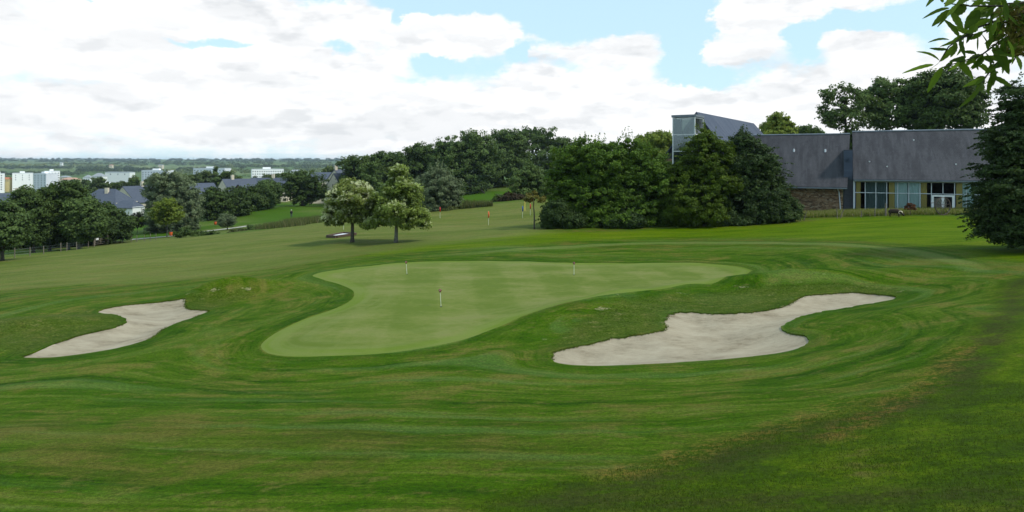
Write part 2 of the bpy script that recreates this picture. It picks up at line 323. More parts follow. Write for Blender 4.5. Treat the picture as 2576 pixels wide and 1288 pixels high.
# ------------------------------------------------------------------ ground mesh
def lawn_attrs(x, y):
    near = (np.hypot(x, y) < 190)
    d = np.full(len(x), 60.); ap = np.full(len(x), 60.); dr = np.full(len(x), 90.); rg = np.full(len(x), 60.); lu = np.full(len(x), 90.); br = np.full(len(x), 9.)
    xs, ys = x[near], y[near]
    dg = pdist(xs, ys, GP[::2]); d1 = pdist(xs, ys, BP1[::3]); d2 = pdist(xs, ys, BP2[::3])
    k = 1.6; sm = -k*np.log(np.exp(-np.clip(dg, -5, 200)/k)+np.exp(-np.clip(d1, -5, 200)/k)+np.exp(-np.clip(d2, -5, 200)/k)+1e-60)
    d[near] = sm; ap[near] = pdist(xs, ys, APR); dr[near] = pdist(xs, ys, DRY); rg[near] = pdist(xs, ys, RGH); lu[near] = pdist(xs, ys, LUSH)
    bn = np.full(len(x), 9.); bn[near] = np.minimum.reduce([pdist(xs, ys, b) for b in BANK])
    br[near] = np.minimum.reduce([pdist(xs, ys, b, False, False) for b in BRN])
    return dict(mow=d, apron=ap, dry=dr, rough=rg, lush=lu, brown=br, bank=bn)
TH = np.concatenate([np.arange(-3.14, -.86, .06), np.arange(-.85, .8501, .005), np.arange(.9, 3.15, .06)])
LR = np.concatenate([np.arange(math.log(.8), math.log(300), .0105), np.arange(math.log(300)+.004, math.log(9000), .02)])
def build_ground():
    nt_, nr_ = len(TH), len(LR)
    T, R = np.meshgrid(TH, LR); T = T.ravel(); R = R.ravel()
    i0 = int(np.searchsorted(TH, -.74)); i1 = int(np.searchsorted(TH, .70)); j0 = int(np.searchsorted(LR, math.log(19.5))); j1 = int(np.searchsorted(LR, math.log(56)))
    jj, ii = np.meshgrid(np.arange(nr_-1), np.arange(nt_-1), indexing='ij'); jj = jj.ravel(); ii = ii.ravel()
    keep = ~((ii >= i0) & (ii < i1) & (jj >= j0) & (jj < j1)); jj, ii = jj[keep], ii[keep]; a = jj*nt_+ii
    tri1 = np.stack([a, a+1, a+nt_+1], 1); tri2 = np.stack([a, a+nt_+1, a+nt_], 1)
    # the part with green and bunkers, cut exactly along their outlines
    gj, gi = np.meshgrid(np.arange(j0, j1+1), np.arange(i0, i1+1), indexing='ij'); gid = (gj*nt_+gi).ravel(); border = ((gj == j0) | (gj == j1) | (gi == i0) | (gi == i1)).ravel()
    r = np.exp(R[gid]); X = r*np.sin(T[gid]); Y = r*np.cos(T[gid])
    md = np.minimum.reduce([np.abs(pdist(X, Y, q, False)) for q in (GP, BP1, BP2)])
    ok = border | (md > .05); gid = gid[ok]
    pts = [Vector((T[g], R[g])) for g in gid]; edges = []
    for q in (GP, BP1, BP2):
        b = len(pts); pts += [Vector((math.atan2(x, y), math.log(math.hypot(x, y)))) for x, y in q]; m = len(q); edges += [(b+k, b+(k+1) % m) for k in range(m)]
    vo, eo, fo, ov, _, _ = delaunay_2d_cdt(pts, edges, [], 0, 1e-7, True)
    NV = len(T); mapv = np.empty(len(vo), int); ex = []
    for k, src in enumerate(ov):
        s = src[0] if src else -1
        if 0 <= s < len(gid): mapv[k] = gid[s]
        else: mapv[k] = NV+len(ex); ex.append((vo[k].x, vo[k].y))
    ex = np.array(ex); T2 = np.concatenate([T, ex[:, 0]]); R2 = np.concatenate([R, ex[:, 1]])
    f = mapv[np.array([tuple(q) for q in fo])]
    q2 = np.stack([T2, R2], 1); f = f[np.abs(np.cross(q2[f[:, 1]]-q2[f[:, 0]], q2[f[:, 2]]-q2[f[:, 0]])) > 2e-9]
    isb = np.zeros(len(T2), bool); isb[gid[border[ok]]] = True; ft = T2[f]; fr = R2[f]; f = f[~(isb[f].all(1) & ((np.ptp(ft, 1) < 1e-4) | (np.ptp(fr, 1) < 1e-4)))]
    rr = np.exp(R2); X = rr*np.sin(T2); Y = rr*np.cos(T2); Z = hz(X, Y)
    e1 = np.stack([X, Y], 1); cr = np.cross(e1[f[:, 1]]-e1[f[:, 0]], e1[f[:, 2]]-e1[f[:, 0]]); f[cr < 0] = f[cr < 0][:, ::-1]
    cx = X[f].mean(1); cy = Y[f].mean(1)
    ing = inpoly(cx, cy, GP); in1 = inpoly(cx, cy, BP1); in2 = inpoly(cx, cy, BP2)
    V = np.stack([X, Y, Z], 1)
    def sub(faces, name, m, fn=None, smooth=True, attrs=None):
        u, inv = np.unique(faces, return_inverse=True); vv = V[u].copy()
        if fn is not None: vv[:, 2] = fn(vv)
        o = mesh_obj(name, vv, inv.reshape(faces.shape), m, None, smooth, vattr=attrs(vv) if attrs else None); return o
    at = lambda vv: lawn_attrs(vv[:, 0].astype(float), vv[:, 1].astype(float))
    lawnf = np.concatenate([tri1, tri2, f[~(ing | in1 | in2)]])
    LV = V; walls = []; wv = []
    def sandz(P):
        def fn(vv):
            d = np.abs(pdist(vv[:, 0], vv[:, 1], P, False)); z = vv[:, 2]
            x, y = vv[:, 0], vv[:, 1]
            return z-.05-.42*(1-np.exp(-d/1.5))+.018*np.sin(x*3.1+np.sin(y*2.2))*np.sin(y*2.7)
        return fn
    # vertical turf lip round each bunker
    nb = len(V)
    for P in (BP1, BP2, GP):
        zz = hz(P[:, 0], P[:, 1]); m = len(P); t = np.concatenate([np.column_stack([P, zz]), np.column_stack([P, zz-(.12 if P is not GP else .05)])]); wv.append(t)
        k = np.arange(m); k2 = (k+1) % m
        walls += [np.stack([nb+k, nb+k2, nb+k2+m], 1), np.stack([nb+k, nb+k2+m, nb+k+m], 1)]; nb += 2*m
    V = np.concatenate([V]+wv); lawnf = np.concatenate([lawnf]+walls)
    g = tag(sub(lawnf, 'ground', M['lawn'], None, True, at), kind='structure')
    tag(sub(f[ing], 'putting_green', M['green'], lambda v: v[:, 2]-.012, True, lambda v: dict(edge=-pdist(v[:, 0].astype(float), v[:, 1].astype(float), GP[::2]))), kind='structure')
    tag(sub(f[in1], 'sand_bunker', M['sand'], sandz(BP1)), kind='structure')
    tag(sub(f[in2], 'sand_bunker', M['sand'], sandz(BP2)), kind='structure')
# ------------------------------------------------------------------ turf materials
M = {}
def nodes_kit(name):
    m, nt, N, L, P = newmat(name)
    def attr(n): a = N.new('ShaderNodeAttribute'); a.attribute_name = n; return a.outputs['Fac']
    def mth(op, a, b=None, c=None):
        n = N.new('ShaderNodeMath'); n.operation = op
        for i, v in enumerate((a, b, c)):
            if v is None: continue
            if isinstance(v, (int, float)): n.inputs[i].default_value = v
            else: L.new(v, n.inputs[i])
        return n.outputs[0]
    def mr(v, a, b, c=0, d=1):
        n = N.new('ShaderNodeMapRange'); n.interpolation_type = 'SMOOTHSTEP'; L.new(v, n.inputs[0])
        for i, q in enumerate((a, b, c, d)): n.inputs[i+1].default_value = q
        return n.outputs[0]
    def comb(x, y, z=0.):
        n = N.new('ShaderNodeCombineXYZ')
        for i, v in enumerate((x, y, z)):
            if isinstance(v, (int, float)): n.inputs[i].default_value = v
            else: L.new(v, n.inputs[i])
        return n.outputs[0]
    def noise(vec, scale, det=5, rough=.55, sc=(1, 1, 1), off=(0, 0, 0)):
        mp = N.new('ShaderNodeMapping'); mp.inputs[3].default_value = sc; mp.inputs[1].default_value = off; L.new(vec, mp.inputs[0])
        n = N.new('ShaderNodeTexNoise'); n.inputs['Scale'].default_value = scale; n.inputs['Detail'].default_value = det; n.inputs['Roughness'].default_value = rough; L.new(mp.outputs[0], n.inputs['Vector']); return n.outputs['Fac']
    def mix(f, a, b, mode='MIX'):
        n = N.new('ShaderNodeMix'); n.data_type = 'RGBA'; n.blend_type = mode
        for i, v in ((0, f), (6, a), (7, b)):
            if isinstance(v, (int, float)): n.inputs[i].default_value = v
            elif isinstance(v, tuple): n.inputs[i].default_value = (*v, 1)
            else: L.new(v, n.inputs[i])
        return n.outputs[2]
    return m, N, L, P, attr, mth, mr, comb, noise, mix
def lawn_material():
    m, N, L, P, attr, mth, mr, comb, noise, mix = nodes_kit('lawn')
    geo = N.new('ShaderNodeNewGeometry'); pos = geo.outputs['Position']
    sp = N.new('ShaderNodeSeparateXYZ'); L.new(pos, sp.inputs[0]); x, y, z = sp.outputs
    d = attr('mow'); ap = attr('apron'); dr = attr('dry'); rg = attr('rough'); lu = attr('lush'); br = attr('brown')
    dx = mth('SUBTRACT', x, 0.5); dy = mth('SUBTRACT', y, 36.0); an = mth('ARCTAN2', dy, dx)
    wob = mth('MULTIPLY', mth('SUBTRACT', noise(pos, .25, 3), .5), 1.2)
    ring = comb(mth('ADD', d, wob), mth('MULTIPLY', mth('COSINE', an), 5.0), mth('MULTIPLY', mth('SINE', an), 5.0))
    s1 = noise(ring, .9, 5, .6, (1.4, .35, .35)); s2 = noise(ring, 3.4, 6, .68, (1.5, .30, .30), (4, 1, 2))
    s3 = noise(ring, .45, 3, .5, (1.0, .3, .3), (9, 1, 2))
    far1 = noise(pos, .35, 6, .62, (.22, 1.3, 1)); far2 = noise(pos, 1.2, 5, .6, (.15, 1.6, 1), (3, 7, 0))
    patch0 = noise(pos, .9, 6, .65, (.6, 1.3, 1), (8, 8, 0))
    farm = mr(d, 13, 20)                             # streaks follow the green near it, run across the slope beyond
    streak = mth('ADD', mth('MULTIPLY', mth('SUBTRACT', 1.0, farm), mth('ADD', mth('MULTIPLY', s1, .42), mth('ADD', mth('MULTIPLY', s2, .33), mth('MULTIPLY', patch0, .25)))), mth('MULTIPLY', farm, mth('ADD', mth('MULTIPLY', far1, .5), mth('MULTIPLY', far2, .5))))
    patch = noise(pos, .5, 6, .65); patch2 = noise(pos, 1.7, 6, .7, (1, 1.6, 1), (5, 5, 0)); fine = noise(pos, 38, 4, .7); fine2 = noise(pos, 11, 4, .7)
    r = ramp(N, [(0.40, (.020, .048, .006)), (0.47, (.036, .076, .009)), (0.53, (.060, .096, .015)), (.62, (.098, .118, .030))]); L.new(streak, r.inputs[0]); col = r.outputs[0]
    # yellowish worn patches
    pm = mth('MULTIPLY', mr(patch, .48, .62), mr(streak, .42, .56)); col = mix(mth('MULTIPLY', pm, .7), col, (.118, .105, .032))
    tw = mr(patch2, .54, .66); col = mix(mth('MULTIPLY', tw, .45), col, (.135, .112, .040))
    outer = mth('MULTIPLY', mr(d, 4, 10), mr(mth('ADD', mth('MULTIPLY', patch, .6), mth('MULTIPLY', s3, .4)), .44, .58)); col = mix(mth('MULTIPLY', outer, .36), col, (.072, .066, .018))  # browner turf away from the green, canopy shade also put into the colour
    # cool lighter sheen, put into the colour, where the mower rolled the blades away
    s4 = noise(ring, .8, 4, .6, (1.3, .3, .3), (2, 8, 5)); col = mix(mth('MULTIPLY', mr(s4, .52, .66), .45), col, (.078, .125, .040))
    # lush band behind the green and before the house
    lm = mth('SUBTRACT', 1.0, mr(lu, -1.6, .6)); rl = ramp(N, [(.40, (.050, .092, .008)), (.50, (.074, .120, .011)), (.60, (.108, .140, .022))]); L.new(mth('ADD', mth('MULTIPLY', far1, .45), mth('MULTIPLY', far2, .55)), rl.inputs[0])
    col = mix(mth('MULTIPLY', lm, .85), col, rl.outputs[0])
    # dry driving range field
    dm = mth('SUBTRACT', 1.0, mr(mth('ADD', dr, mth('MULTIPLY', mth('SUBTRACT', far1, .5), 14)), -3, 2.5))
    f5 = noise(pos, .16, 5, .6, (.5, 1, 1), (2, 3, 1))
    rd = ramp(N, [(.36, (.080, .112, .026)), (.50, (.128, .142, .046)), (.64, (.175, .168, .070))]); L.new(mth('ADD', mth('MULTIPLY', mth('ADD', far1, far2), .3), mth('MULTIPLY', f5, .4)), rd.inputs[0]); col = mix(mth('MULTIPLY', dm, .64), col, rd.outputs[0])
    sc = mth('MULTIPLY', mth('MULTIPLY', mr(noise(pos, 1.1, 3, .5, (.7, 2.2, 1), (6, 2, 0)), .66, .69), mr(fine2, .42, .56)), mth('SUBTRACT', 1.0, mr(attr('bank'), .1, 1.2))); col = mix(mth('MULTIPLY', sc, .6), col, (.30, .26, .17))
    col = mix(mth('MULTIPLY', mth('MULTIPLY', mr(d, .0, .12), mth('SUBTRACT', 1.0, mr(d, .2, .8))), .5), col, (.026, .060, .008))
    # mown edge lines
    col = mix(mth('MULTIPLY', mth('SUBTRACT', 1.0, mr(mth('ABSOLUTE', mth('ADD', ap, mth('MULTIPLY', wob, .1))), .12, .42)), mth('MULTIPLY', mth('MULTIPLY', mr(y, 30, 40), mr(x, -16, 0)), .6)), col, (.028, .070, .010))
    col = mix(mth('MULTIPLY', mth('SUBTRACT', 1.0, mr(mth('ABSOLUTE', mth('ADD', ap, .8)), .3, .9)), mth('MULTIPLY', mth('MULTIPLY', mr(y, 30, 40), mr(x, -12, 4)), .42)), col, (.150, .180, .070))
    # rough
    rm = mth('SUBTRACT', 1.0, mr(mth('ADD', rg, mth('MULTIPLY', mth('SUBTRACT', patch, .5), 1.6)), -.5, .4))
    rr = ramp(N, [(.40, (.030, .046, .009)), (.48, (.042, .072, .009)), (.56, (.068, .100, .013)), (.66, (.105, .098, .030))]); L.new(mth('ADD', mth('MULTIPLY', patch, .6), mth('MULTIPLY', patch2, .4)), rr.inputs[0]); col = mix(mth('MULTIPLY', rm, .9), col, rr.outputs[0])
    ck = mth('MULTIPLY', mth('SUBTRACT', 1.0, mr(mth('ABSOLUTE', mth('SUBTRACT', rg, -.9)), .1, .8)), mr(patch2, .40, .55)); col = mix(mth('MULTIPLY', ck, .8), col, (.034, .038, .012))
    bm = mth('MULTIPLY', mth('SUBTRACT', 1.0, mr(br, .0, .7)), mr(mth('ADD', mth('MULTIPLY', patch2, .6), mth('MULTIPLY', fine2, .4)), .46, .58)); col = mix(mth('MULTIPLY', bm, .6), col, (.155, .098, .036))
    # tired turf on the bunker banks
    bk_ = mth('SUBTRACT', 1.0, mr(mth('ADD', attr('bank'), mth('MULTIPLY', mth('SUBTRACT', patch2, .5), 2.2)), -.45, .25)); rb = ramp(N, [(.38, (.028, .044, .008)), (.48, (.046, .068, .013)), (.56, (.070, .082, .022)), (.66, (.15, .135, .06))]); L.new(mth('ADD', mth('MULTIPLY', fine2, .5), mth('MULTIPLY', patch2, .5)), rb.inputs[0]); col = mix(mth('MULTIPLY', bk_, .7), col, rb.outputs[0])
    # distant farmland, beyond the valley
    dist = N.new('ShaderNodeVectorMath'); dist.operation = 'LENGTH'; L.new(pos, dist.inputs[0]); dd = dist.outputs['Value']
    vo = N.new('ShaderNodeTexVoronoi'); vo.inputs['Scale'].default_value = .0032; L.new(pos, vo.inputs['Vector'])
    fr = ramp(N, [(.0, (.07, .12, .03)), (.35, (.11, .16, .05)), (.6, (.16, .19, .08)), (1., (.20, .21, .10))]); L.new(vo.outputs['Color'], fr.inputs[0])
    fc = mix(mr(noise(pos, .02, 5), .4, .6), fr.outputs[0], (.06, .10, .035)); col = mix(mr(dd, 240, 420), col, fc)
    vg = mth('MULTIPLY', mr(dd, 104, 120), mth('SUBTRACT', 1.0, mr(dd, 240, 420))); fv = mix(mr(noise(pos, .03, 5), .42, .62), (.050, .095, .016), (.110, .130, .045)); col = mix(vg, col, fv)
    # blade-scale variation
    g = mth('ADD', mth('MULTIPLY', fine, .55), mth('MULTIPLY', fine2, .45)); gv = mr(g, .36, .64, .55, 1.50); bw = N.new('ShaderNodeCombineColor')
    for i in range(3): L.new(gv, bw.inputs[i])
    col = mix(1.0, col, bw.outputs[0], 'MULTIPLY')
    hs = N.new('ShaderNodeHueSaturation'); hs.inputs['Saturation'].default_value = 1.14; L.new(col, hs.inputs['Color']); col = hs.outputs[0]
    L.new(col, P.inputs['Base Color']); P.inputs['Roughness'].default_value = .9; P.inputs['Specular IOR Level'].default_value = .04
    b = N.new('ShaderNodeBump'); b.inputs['Strength'].default_value = .55; b.inputs['Distance'].default_value = .03; L.new(mth('ADD', g, mth('MULTIPLY', streak, .4)), b.inputs['Height']); L.new(b.outputs[0], P.inputs['Normal'])
    return m
def green_material():
    m, N, L, P, attr, mth, mr, comb, noise, mix = nodes_kit('putting_green')
    geo = N.new('ShaderNodeNewGeometry'); pos = geo.outputs['Position']; sp = N.new('ShaderNodeSeparateXYZ'); L.new(pos, sp.inputs[0]); x, y, z = sp.outputs
    e = attr('edge'); u = mth('ADD', mth('MULTIPLY', x, .985), mth('MULTIPLY', y, .10))
    wv = mth('SINE', mth('ADD', mth('MULTIPLY', u, 1.55), mth('MULTIPLY', noise(pos, .3, 2), 1.0)))
    st = mth('MULTIPLY', mth('ADD', mr(wv, -.35, .35), 0), 1); n1 = noise(pos, .45, 6, .6, (.6, 1.3, 1)); n2 = noise(pos, 3, 5, .6); n3 = noise(pos, 30, 3, .6)
    f = mth('ADD', mth('MULTIPLY', st, .065), mth('ADD', mth('MULTIPLY', n1, .66), mth('MULTIPLY', n2, .25)))
    r = ramp(N, [(.40, (.100, .138, .024)), (.50, (.130, .160, .036)), (.60, (.164, .180, .054))]); L.new(f, r.inputs[0]); col = r.outputs[0]
    rim = mth('SUBTRACT', 1.0, mr(mth('ADD', e, mth('MULTIPLY', n1, .3)), .6, 1.3)); col = mix(mth('MULTIPLY', rim, .6), col, (.118, .175, .022))
    ring = noise(comb(e, mth('MULTIPLY', x, .08), mth('MULTIPLY', y, .08)), 2.2, 3); ri = mth('MULTIPLY', mth('SUBTRACT', 1.0, mr(e, 1.2, 3.6)), mr(ring, .42, .62)); col = mix(mth('MULTIPLY', ri, .45), col, (.155, .185, .055))
    br = mr(n1, .60, .72); col = mix(mth('MULTIPLY', br, .3), col, (.165, .160, .062))
    gv = mr(n3, .3, .7, .92, 1.08); bw = N.new('ShaderNodeCombineColor')
    for i in range(3): L.new(gv, bw.inputs[i])
    col = mix(1.0, col, bw.outputs[0], 'MULTIPLY'); L.new(col, P.inputs['Base Color']); P.inputs['Roughness'].default_value = .9; P.inputs['Specular IOR Level'].default_value = .03
    b = N.new('ShaderNodeBump'); b.inputs['Strength'].default_value = .2; b.inputs['Distance'].default_value = .01; L.new(n3, b.inputs['Height']); L.new(b.outputs[0], P.inputs['Normal'])
    return m
def sand_material():
    m, N, L, P, attr, mth, mr, comb, noise, mix = nodes_kit('sand')
    geo = N.new('ShaderNodeNewGeometry'); pos = geo.outputs['Position']
    n1 = noise(pos, .7, 5, .6, (.7, 1.4, 1)); n2 = noise(pos, 5, 6, .7, (.6, 1.5, 1)); n3 = noise(pos, 26, 4, .7)
    r = ramp(N, [(.38, (.21, .170, .112)), (.48, (.325, .275, .192)), (.60, (.395, .34, .245))]); L.new(mth('ADD', mth('MULTIPLY', n1, .5), mth('ADD', mth('MULTIPLY', n2, .3), mth('MULTIPLY', n3, .2))), r.inputs[0]); col = r.outputs[0]
    col = mix(mth('MULTIPLY', mr(noise(pos, .35, 4, .6, (.6, 1.6, 1), (1, 3, 0)), .54, .68), .45), col, (.22, .18, .125)); col = mix(mth('MULTIPLY', mr(n3, .60, .70), .5), col, (.20, .17, .12)); L.new(col, P.inputs['Base Color']); P.inputs['Roughness'].default_value = .95; P.inputs['Specular IOR Level'].default_value = .1
    b = N.new('ShaderNodeBump'); b.inputs['Strength'].default_value = .8; b.inputs['Distance'].default_value = .05; L.new(mth('ADD', n2, mth('MULTIPLY', n3, .6)), b.inputs['Height']); L.new(b.outputs[0], P.inputs['Normal'])
    return m
M['lawn'] = lawn_material(); M['green'] = green_material(); M['sand'] = sand_material()
build_ground()
# ------------------------------------------------------------------ vegetation
def leaves(cen, nrm, L_, W_, rng, fold=0.0):
    """diamond leaves: centres, facing directions, length, width -> verts, quads"""
    n = len(cen); nrm = nrm/(np.linalg.norm(nrm, axis=1)[:, None]+1e-9)
    a = rng.normal(size=(n, 3)); u = a-(a*nrm).sum(1)[:, None]*nrm; u /= np.linalg.norm(u, axis=1)[:, None]+1e-9; v = np.cross(nrm, u)
    s = rng.uniform(.65, 1.35, n)[:, None]
    u = u*L_*.5*s; v = v*W_*.5*s; V = np.stack([cen-u, cen-v+nrm*fold, cen+u, cen+v+nrm*fold], 1).reshape(-1, 3)
    return V, np.arange(4*n).reshape(n, 4)
def crown_points(lobes, n, clump, rng, up=.35, hollow=.55, keep=.85, flat=1.0, tone=(0., 1.)):
    """lobes: (x,y,z,rx,ry,rz). Leaves gathered in clumps over the lobes' surfaces, thinner inside."""
    A = np.array([l[3]*l[5]+l[4]*l[5]+l[3]*l[4] for l in lobes]); A = A/A.sum()
    per = 26; K = max(4, int(n/per)); li = rng.choice(len(lobes), K, p=A); Lb = np.array(lobes)[li]
    d = rng.normal(size=(K, 3)); d /= np.linalg.norm(d, axis=1)[:, None]
    rr = np.where(rng.rand(K) < .8, rng.uniform(.80, 1.04, K), rng.uniform(hollow, .85, K))
    c = Lb[:, :3]+d*Lb[:, 3:]*rr[:, None]
    ins = np.zeros(K, bool)                          # drop clumps buried inside another lobe
    for l in lobes: ins |= ((((c-l[:3])/np.array(l[3:]))**2).sum(1) < .62)
    ok = ~ins | (rng.rand(K) > keep); c = c[ok]; d = d[ok]; K = len(c)
    cs = clump*rng.uniform(.6, 1.35, K); tone_c = rng.uniform(0, 1, K)
    per = max(6, int(n/K)); off = rng.normal(size=(K, per, 3)); off /= np.linalg.norm(off, axis=2)[..., None]; off *= (rng.rand(K, per, 1)**.45)
    off[..., 2] *= .62*flat; P = c[:, None]+off*cs[:, None, None]
    N_ = d[:, None]*.6+off*.55+rng.normal(size=(K, per, 3))*.55; N_[..., 2] += up
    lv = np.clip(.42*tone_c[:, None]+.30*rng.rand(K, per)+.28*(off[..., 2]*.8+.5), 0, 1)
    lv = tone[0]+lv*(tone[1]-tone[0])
    return P.reshape(-1, 3), N_.reshape(-1, 3), lv.ravel()
def inner_points(lobes, n, rng):
    li = rng.choice(len(lobes), n); Lb = np.array(lobes)[li]; d = rng.normal(size=(n, 3)); d /= np.linalg.norm(d, axis=1)[:, None]
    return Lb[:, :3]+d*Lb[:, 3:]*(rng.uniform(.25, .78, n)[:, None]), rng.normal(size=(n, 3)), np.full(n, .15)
def trunk_mb(base, lobes, r0, rng, bare=.35, nb=10, lean=(0, 0)):
    """tapered trunk with root flare, limbs running into the crown and forks"""
    zt = max(l[2]+l[5]*.35 for l in lobes); zb = min(l[2]-l[5] for l in lobes); cx = sum(l[0]*l[3] for l in lobes)/sum(l[3] for l in lobes); cy = sum(l[1]*l[3] for l in lobes)/sum(l[3] for l in lobes)
    H = zt-base[2]; T = MB(); pts = []; rad = []
    for k in range(9):
        t = k/8; w = .04*H*math.sin(t*5+rng.rand()*.6)*t
        pts.append((base[0]+(cx-base[0])*t**1.6+w*.5+lean[0]*t, base[1]+(cy-base[1])*t**1.6+w*.4+lean[1]*t, base[2]-.25+(H+.25)*t)); rad.append(r0*((1-t)**.8*.85+.12)*(1.35 if k == 0 else 1))
    T.tube(pts, rad, 9)
    B = []
    for i in range(nb):
        l = lobes[i % len(lobes)]; t = min(.95, max(.12, (zb-base[2])/H*.9+rng.rand()*(.55))); p0 = np.array(pts[int(t*8)])
        d = rng.normal(size=3); d /= np.linalg.norm(d); d[2] = abs(d[2])*.6
        e = np.array(l[:3])+d*np.array(l[3:])*.75; m1 = p0+(e-p0)*.35+np.array([0, 0, .06*H*rng.rand()]); m2 = p0+(e-p0)*.7+np.array([0, 0, .05*H])
        r = r0*(.42-.25*t); b = MB(); b.tube([p0, m1, m2, e], [r, r*.7, r*.42, r*.12], 6)
        for q in range(3):
            s = [m1, m2, m2][q]; d2 = rng.normal(size=3); d2 /= np.linalg.norm(d2); f = s+d2*np.array(l[3:])*.55; b.tube([s, (s+f)/2+np.array([0, 0, .15]), f], [r*.35, r*.22, r*.07], 5)
        B.append(b)
    return T, B
def tree(name, label, cat, base, lobes, mats, n=9000, leaf=.28, clump=.6, r0=.2, seed=1, group=None, nb=8, up=.35, wl=.62, inner=.12, keep=.85, tone=(0, 1), shoots=0, flat=1.0, fold=.0, hollow=.55, extra=None, show_limbs=True, knob=4, sprays=0, slen=1.4, bloom=0):
    """base (x,y,z); lobes relative to base; parts: trunk (> limb), crown"""
    rng = np.random.RandomState(seed); root = empty(name, base); tag(root, label, cat, group)
    core = lobes; kids = []
    for l in (lobes if knob else []):                # smaller boughs budding from every bough break the round outline
        for q in range(knob):
            d = rng.normal(size=3); d /= np.linalg.norm(d); d[2] = d[2]*.8+.15; k = rng.uniform(.28, .5); kids.append((l[0]+d[0]*l[3]*.86, l[1]+d[1]*l[4]*.86, l[2]+d[2]*l[5]*.86, l[3]*k, l[4]*k, l[5]*k*rng.uniform(.8, 1.2)))
    kids = [q for q in kids if q[2]-q[5] > -.1]
    T, B = trunk_mb((0, 0, 0), lobes, r0, rng, nb=nb)
    t = T.build('trunk', mats[1], root, True)
    if show_limbs:
        for b in B[:6]: b.build('limb', mats[1], t, True)
    P, N_, lv = crown_points(list(lobes)+kids, int(n*(1-inner)), clump, rng, up, hollow, keep, flat, tone)
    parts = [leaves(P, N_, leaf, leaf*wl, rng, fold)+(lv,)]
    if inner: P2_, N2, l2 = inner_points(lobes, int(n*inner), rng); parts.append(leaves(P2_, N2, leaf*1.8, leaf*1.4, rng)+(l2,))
    if shoots:                                      # upright leafy shoots breaking the outline
        for i in range(shoots):
            l = sorted(lobes, key=lambda w: -(w[2]+w[5]))[rng.randint(min(3, len(lobes)))]; a = rng.uniform(0, 2*math.pi); q = rng.uniform(0, .85); s = np.array([l[0]+l[3]*q*math.cos(a), l[1]+l[4]*q*math.sin(a), l[2]+l[5]*math.sqrt(1-q*q)*.9])
            h = rng.uniform(.4, 1.3)*1.15; m = 26; tt = rng.rand(m)[:, None]; p = s+tt*np.array([rng.normal()*.2, rng.normal()*.2, 1])*h+rng.normal(size=(m, 3))*.09*(1.3-tt)
            parts.append(leaves(p, rng.normal(size=(m, 3)), leaf*.8, leaf*.45, rng)+(rng.uniform(.4, .9, m),))
    for i in range(sprays):                          # arching side twigs reaching out of the crown
        l = lobes[rng.randint(len(lobes))]; a = rng.uniform(0, 2*math.pi); e = rng.uniform(-.5, .7); d = np.array([math.cos(a)*math.cos(e), math.sin(a)*math.cos(e), math.sin(e)]); s = np.array(l[:3])+d*np.array(l[3:])*.9
        h = slen*rng.uniform(.5, 1.3); m = 46; tt = rng.rand(m)[:, None]; o = np.array([d[0], d[1], d[2]*.6+.15]); p = s+tt*o*h+np.array([0, 0, -.35*h])*tt**2+rng.normal(size=(m, 3))*np.array([.16, .16, .07])*(1.25-tt)*slen*.7
        nn = rng.normal(size=(m, 3))*.5; nn[:, 2] += 1; parts.append(leaves(p, nn, leaf, leaf*wl, rng)+(np.clip(rng.normal(.5, .2, m), 0, 1),))
    if bloom: parts += blossom([list(lobes)+kids], bloom)(rng)
    V = []; Q = []; LV = []; b = 0
    for v, f, l in parts: V.append(v); Q.append(f+b); b += len(v); LV.append(l)
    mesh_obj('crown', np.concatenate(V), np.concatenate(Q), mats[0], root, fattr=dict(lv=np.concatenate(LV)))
    return root
def shape(bx, by, Y, items, depth=1.0, z0=None, seed=0):
    """items (px,py,rpx,rpy[,dY]) as seen in the photo, at depth Y -> base point and lobes in metres about it"""
    rng = np.random.RandomState(seed+77); X = WX(bx, Y); z = gz(X, Y) if z0 is None else z0; out = []
    for it in items:
        dY = it[4] if len(it) > 4 else rng.uniform(-.25, .25)*it[2]/F*Y; yy = Y+dY
        out.append((WX(it[0], yy)-X, dY, WZ(it[1], yy)-z, it[2]/F*yy, it[2]/F*yy*depth, it[3]/F*yy))
    return (X, Y, z), out
M['bark'] = bark('bark', (.10, .085, .062)); M['bark_pale'] = bark('bark_pale', (.20, .185, .15)); M['bark_dark'] = bark('bark_dark', (.045, .038, .028))
M['leaf_dark'] = leafmat('leaf_dark', (0.025, 0.050, 0.015), (0.068, 0.120, 0.030), (0.105, 0.173, 0.046), .22)
M['leaf_oak'] = leafmat('leaf_oak', (0.034, 0.067, 0.022), (0.093, 0.158, 0.045), (0.153, 0.233, 0.071), .25)
M['leaf_horn'] = leafmat('leaf_hornbeam', (0.027, 0.067, 0.012), (0.077, 0.162, 0.023), (0.137, 0.248, 0.033), .3)
M['leaf_horndark'] = leafmat('leaf_hornbeam_dark', (0.016, 0.035, 0.013), (0.042, 0.080, 0.022), (0.080, 0.131, 0.035), .22)
M['leaf_horngold'] = leafmat('leaf_golden', (0.028, 0.059, 0.008), (0.067, 0.127, 0.015), (0.138, 0.206, 0.029), .3) if 1 else leafmat('leaf_golden', (0.041, 0.080, 0.009), (0.107, 0.184, 0.017), (0.204, 0.296, 0.031), .35)
M['leaf_grey'] = leafmat('leaf_willow', (0.067, 0.098, 0.051), (0.156, 0.209, 0.105), (0.257, 0.308, 0.167), .25)
M['leaf_blossom'] = leafmat('leaf_chestnut', (.040, .065, .015), (.200, .275, .070), (.64, .68, .44), .4)
M['leaf_blossom2'] = leafmat('leaf_chestnut_green', (.036, .066, .013), (.185, .275, .062), (.52, .60, .33), .4)
M['leaf_light'] = leafmat('leaf_light', (0.076, 0.131, 0.021), (0.159, 0.234, 0.041), (0.234, 0.302, 0.069), .35)
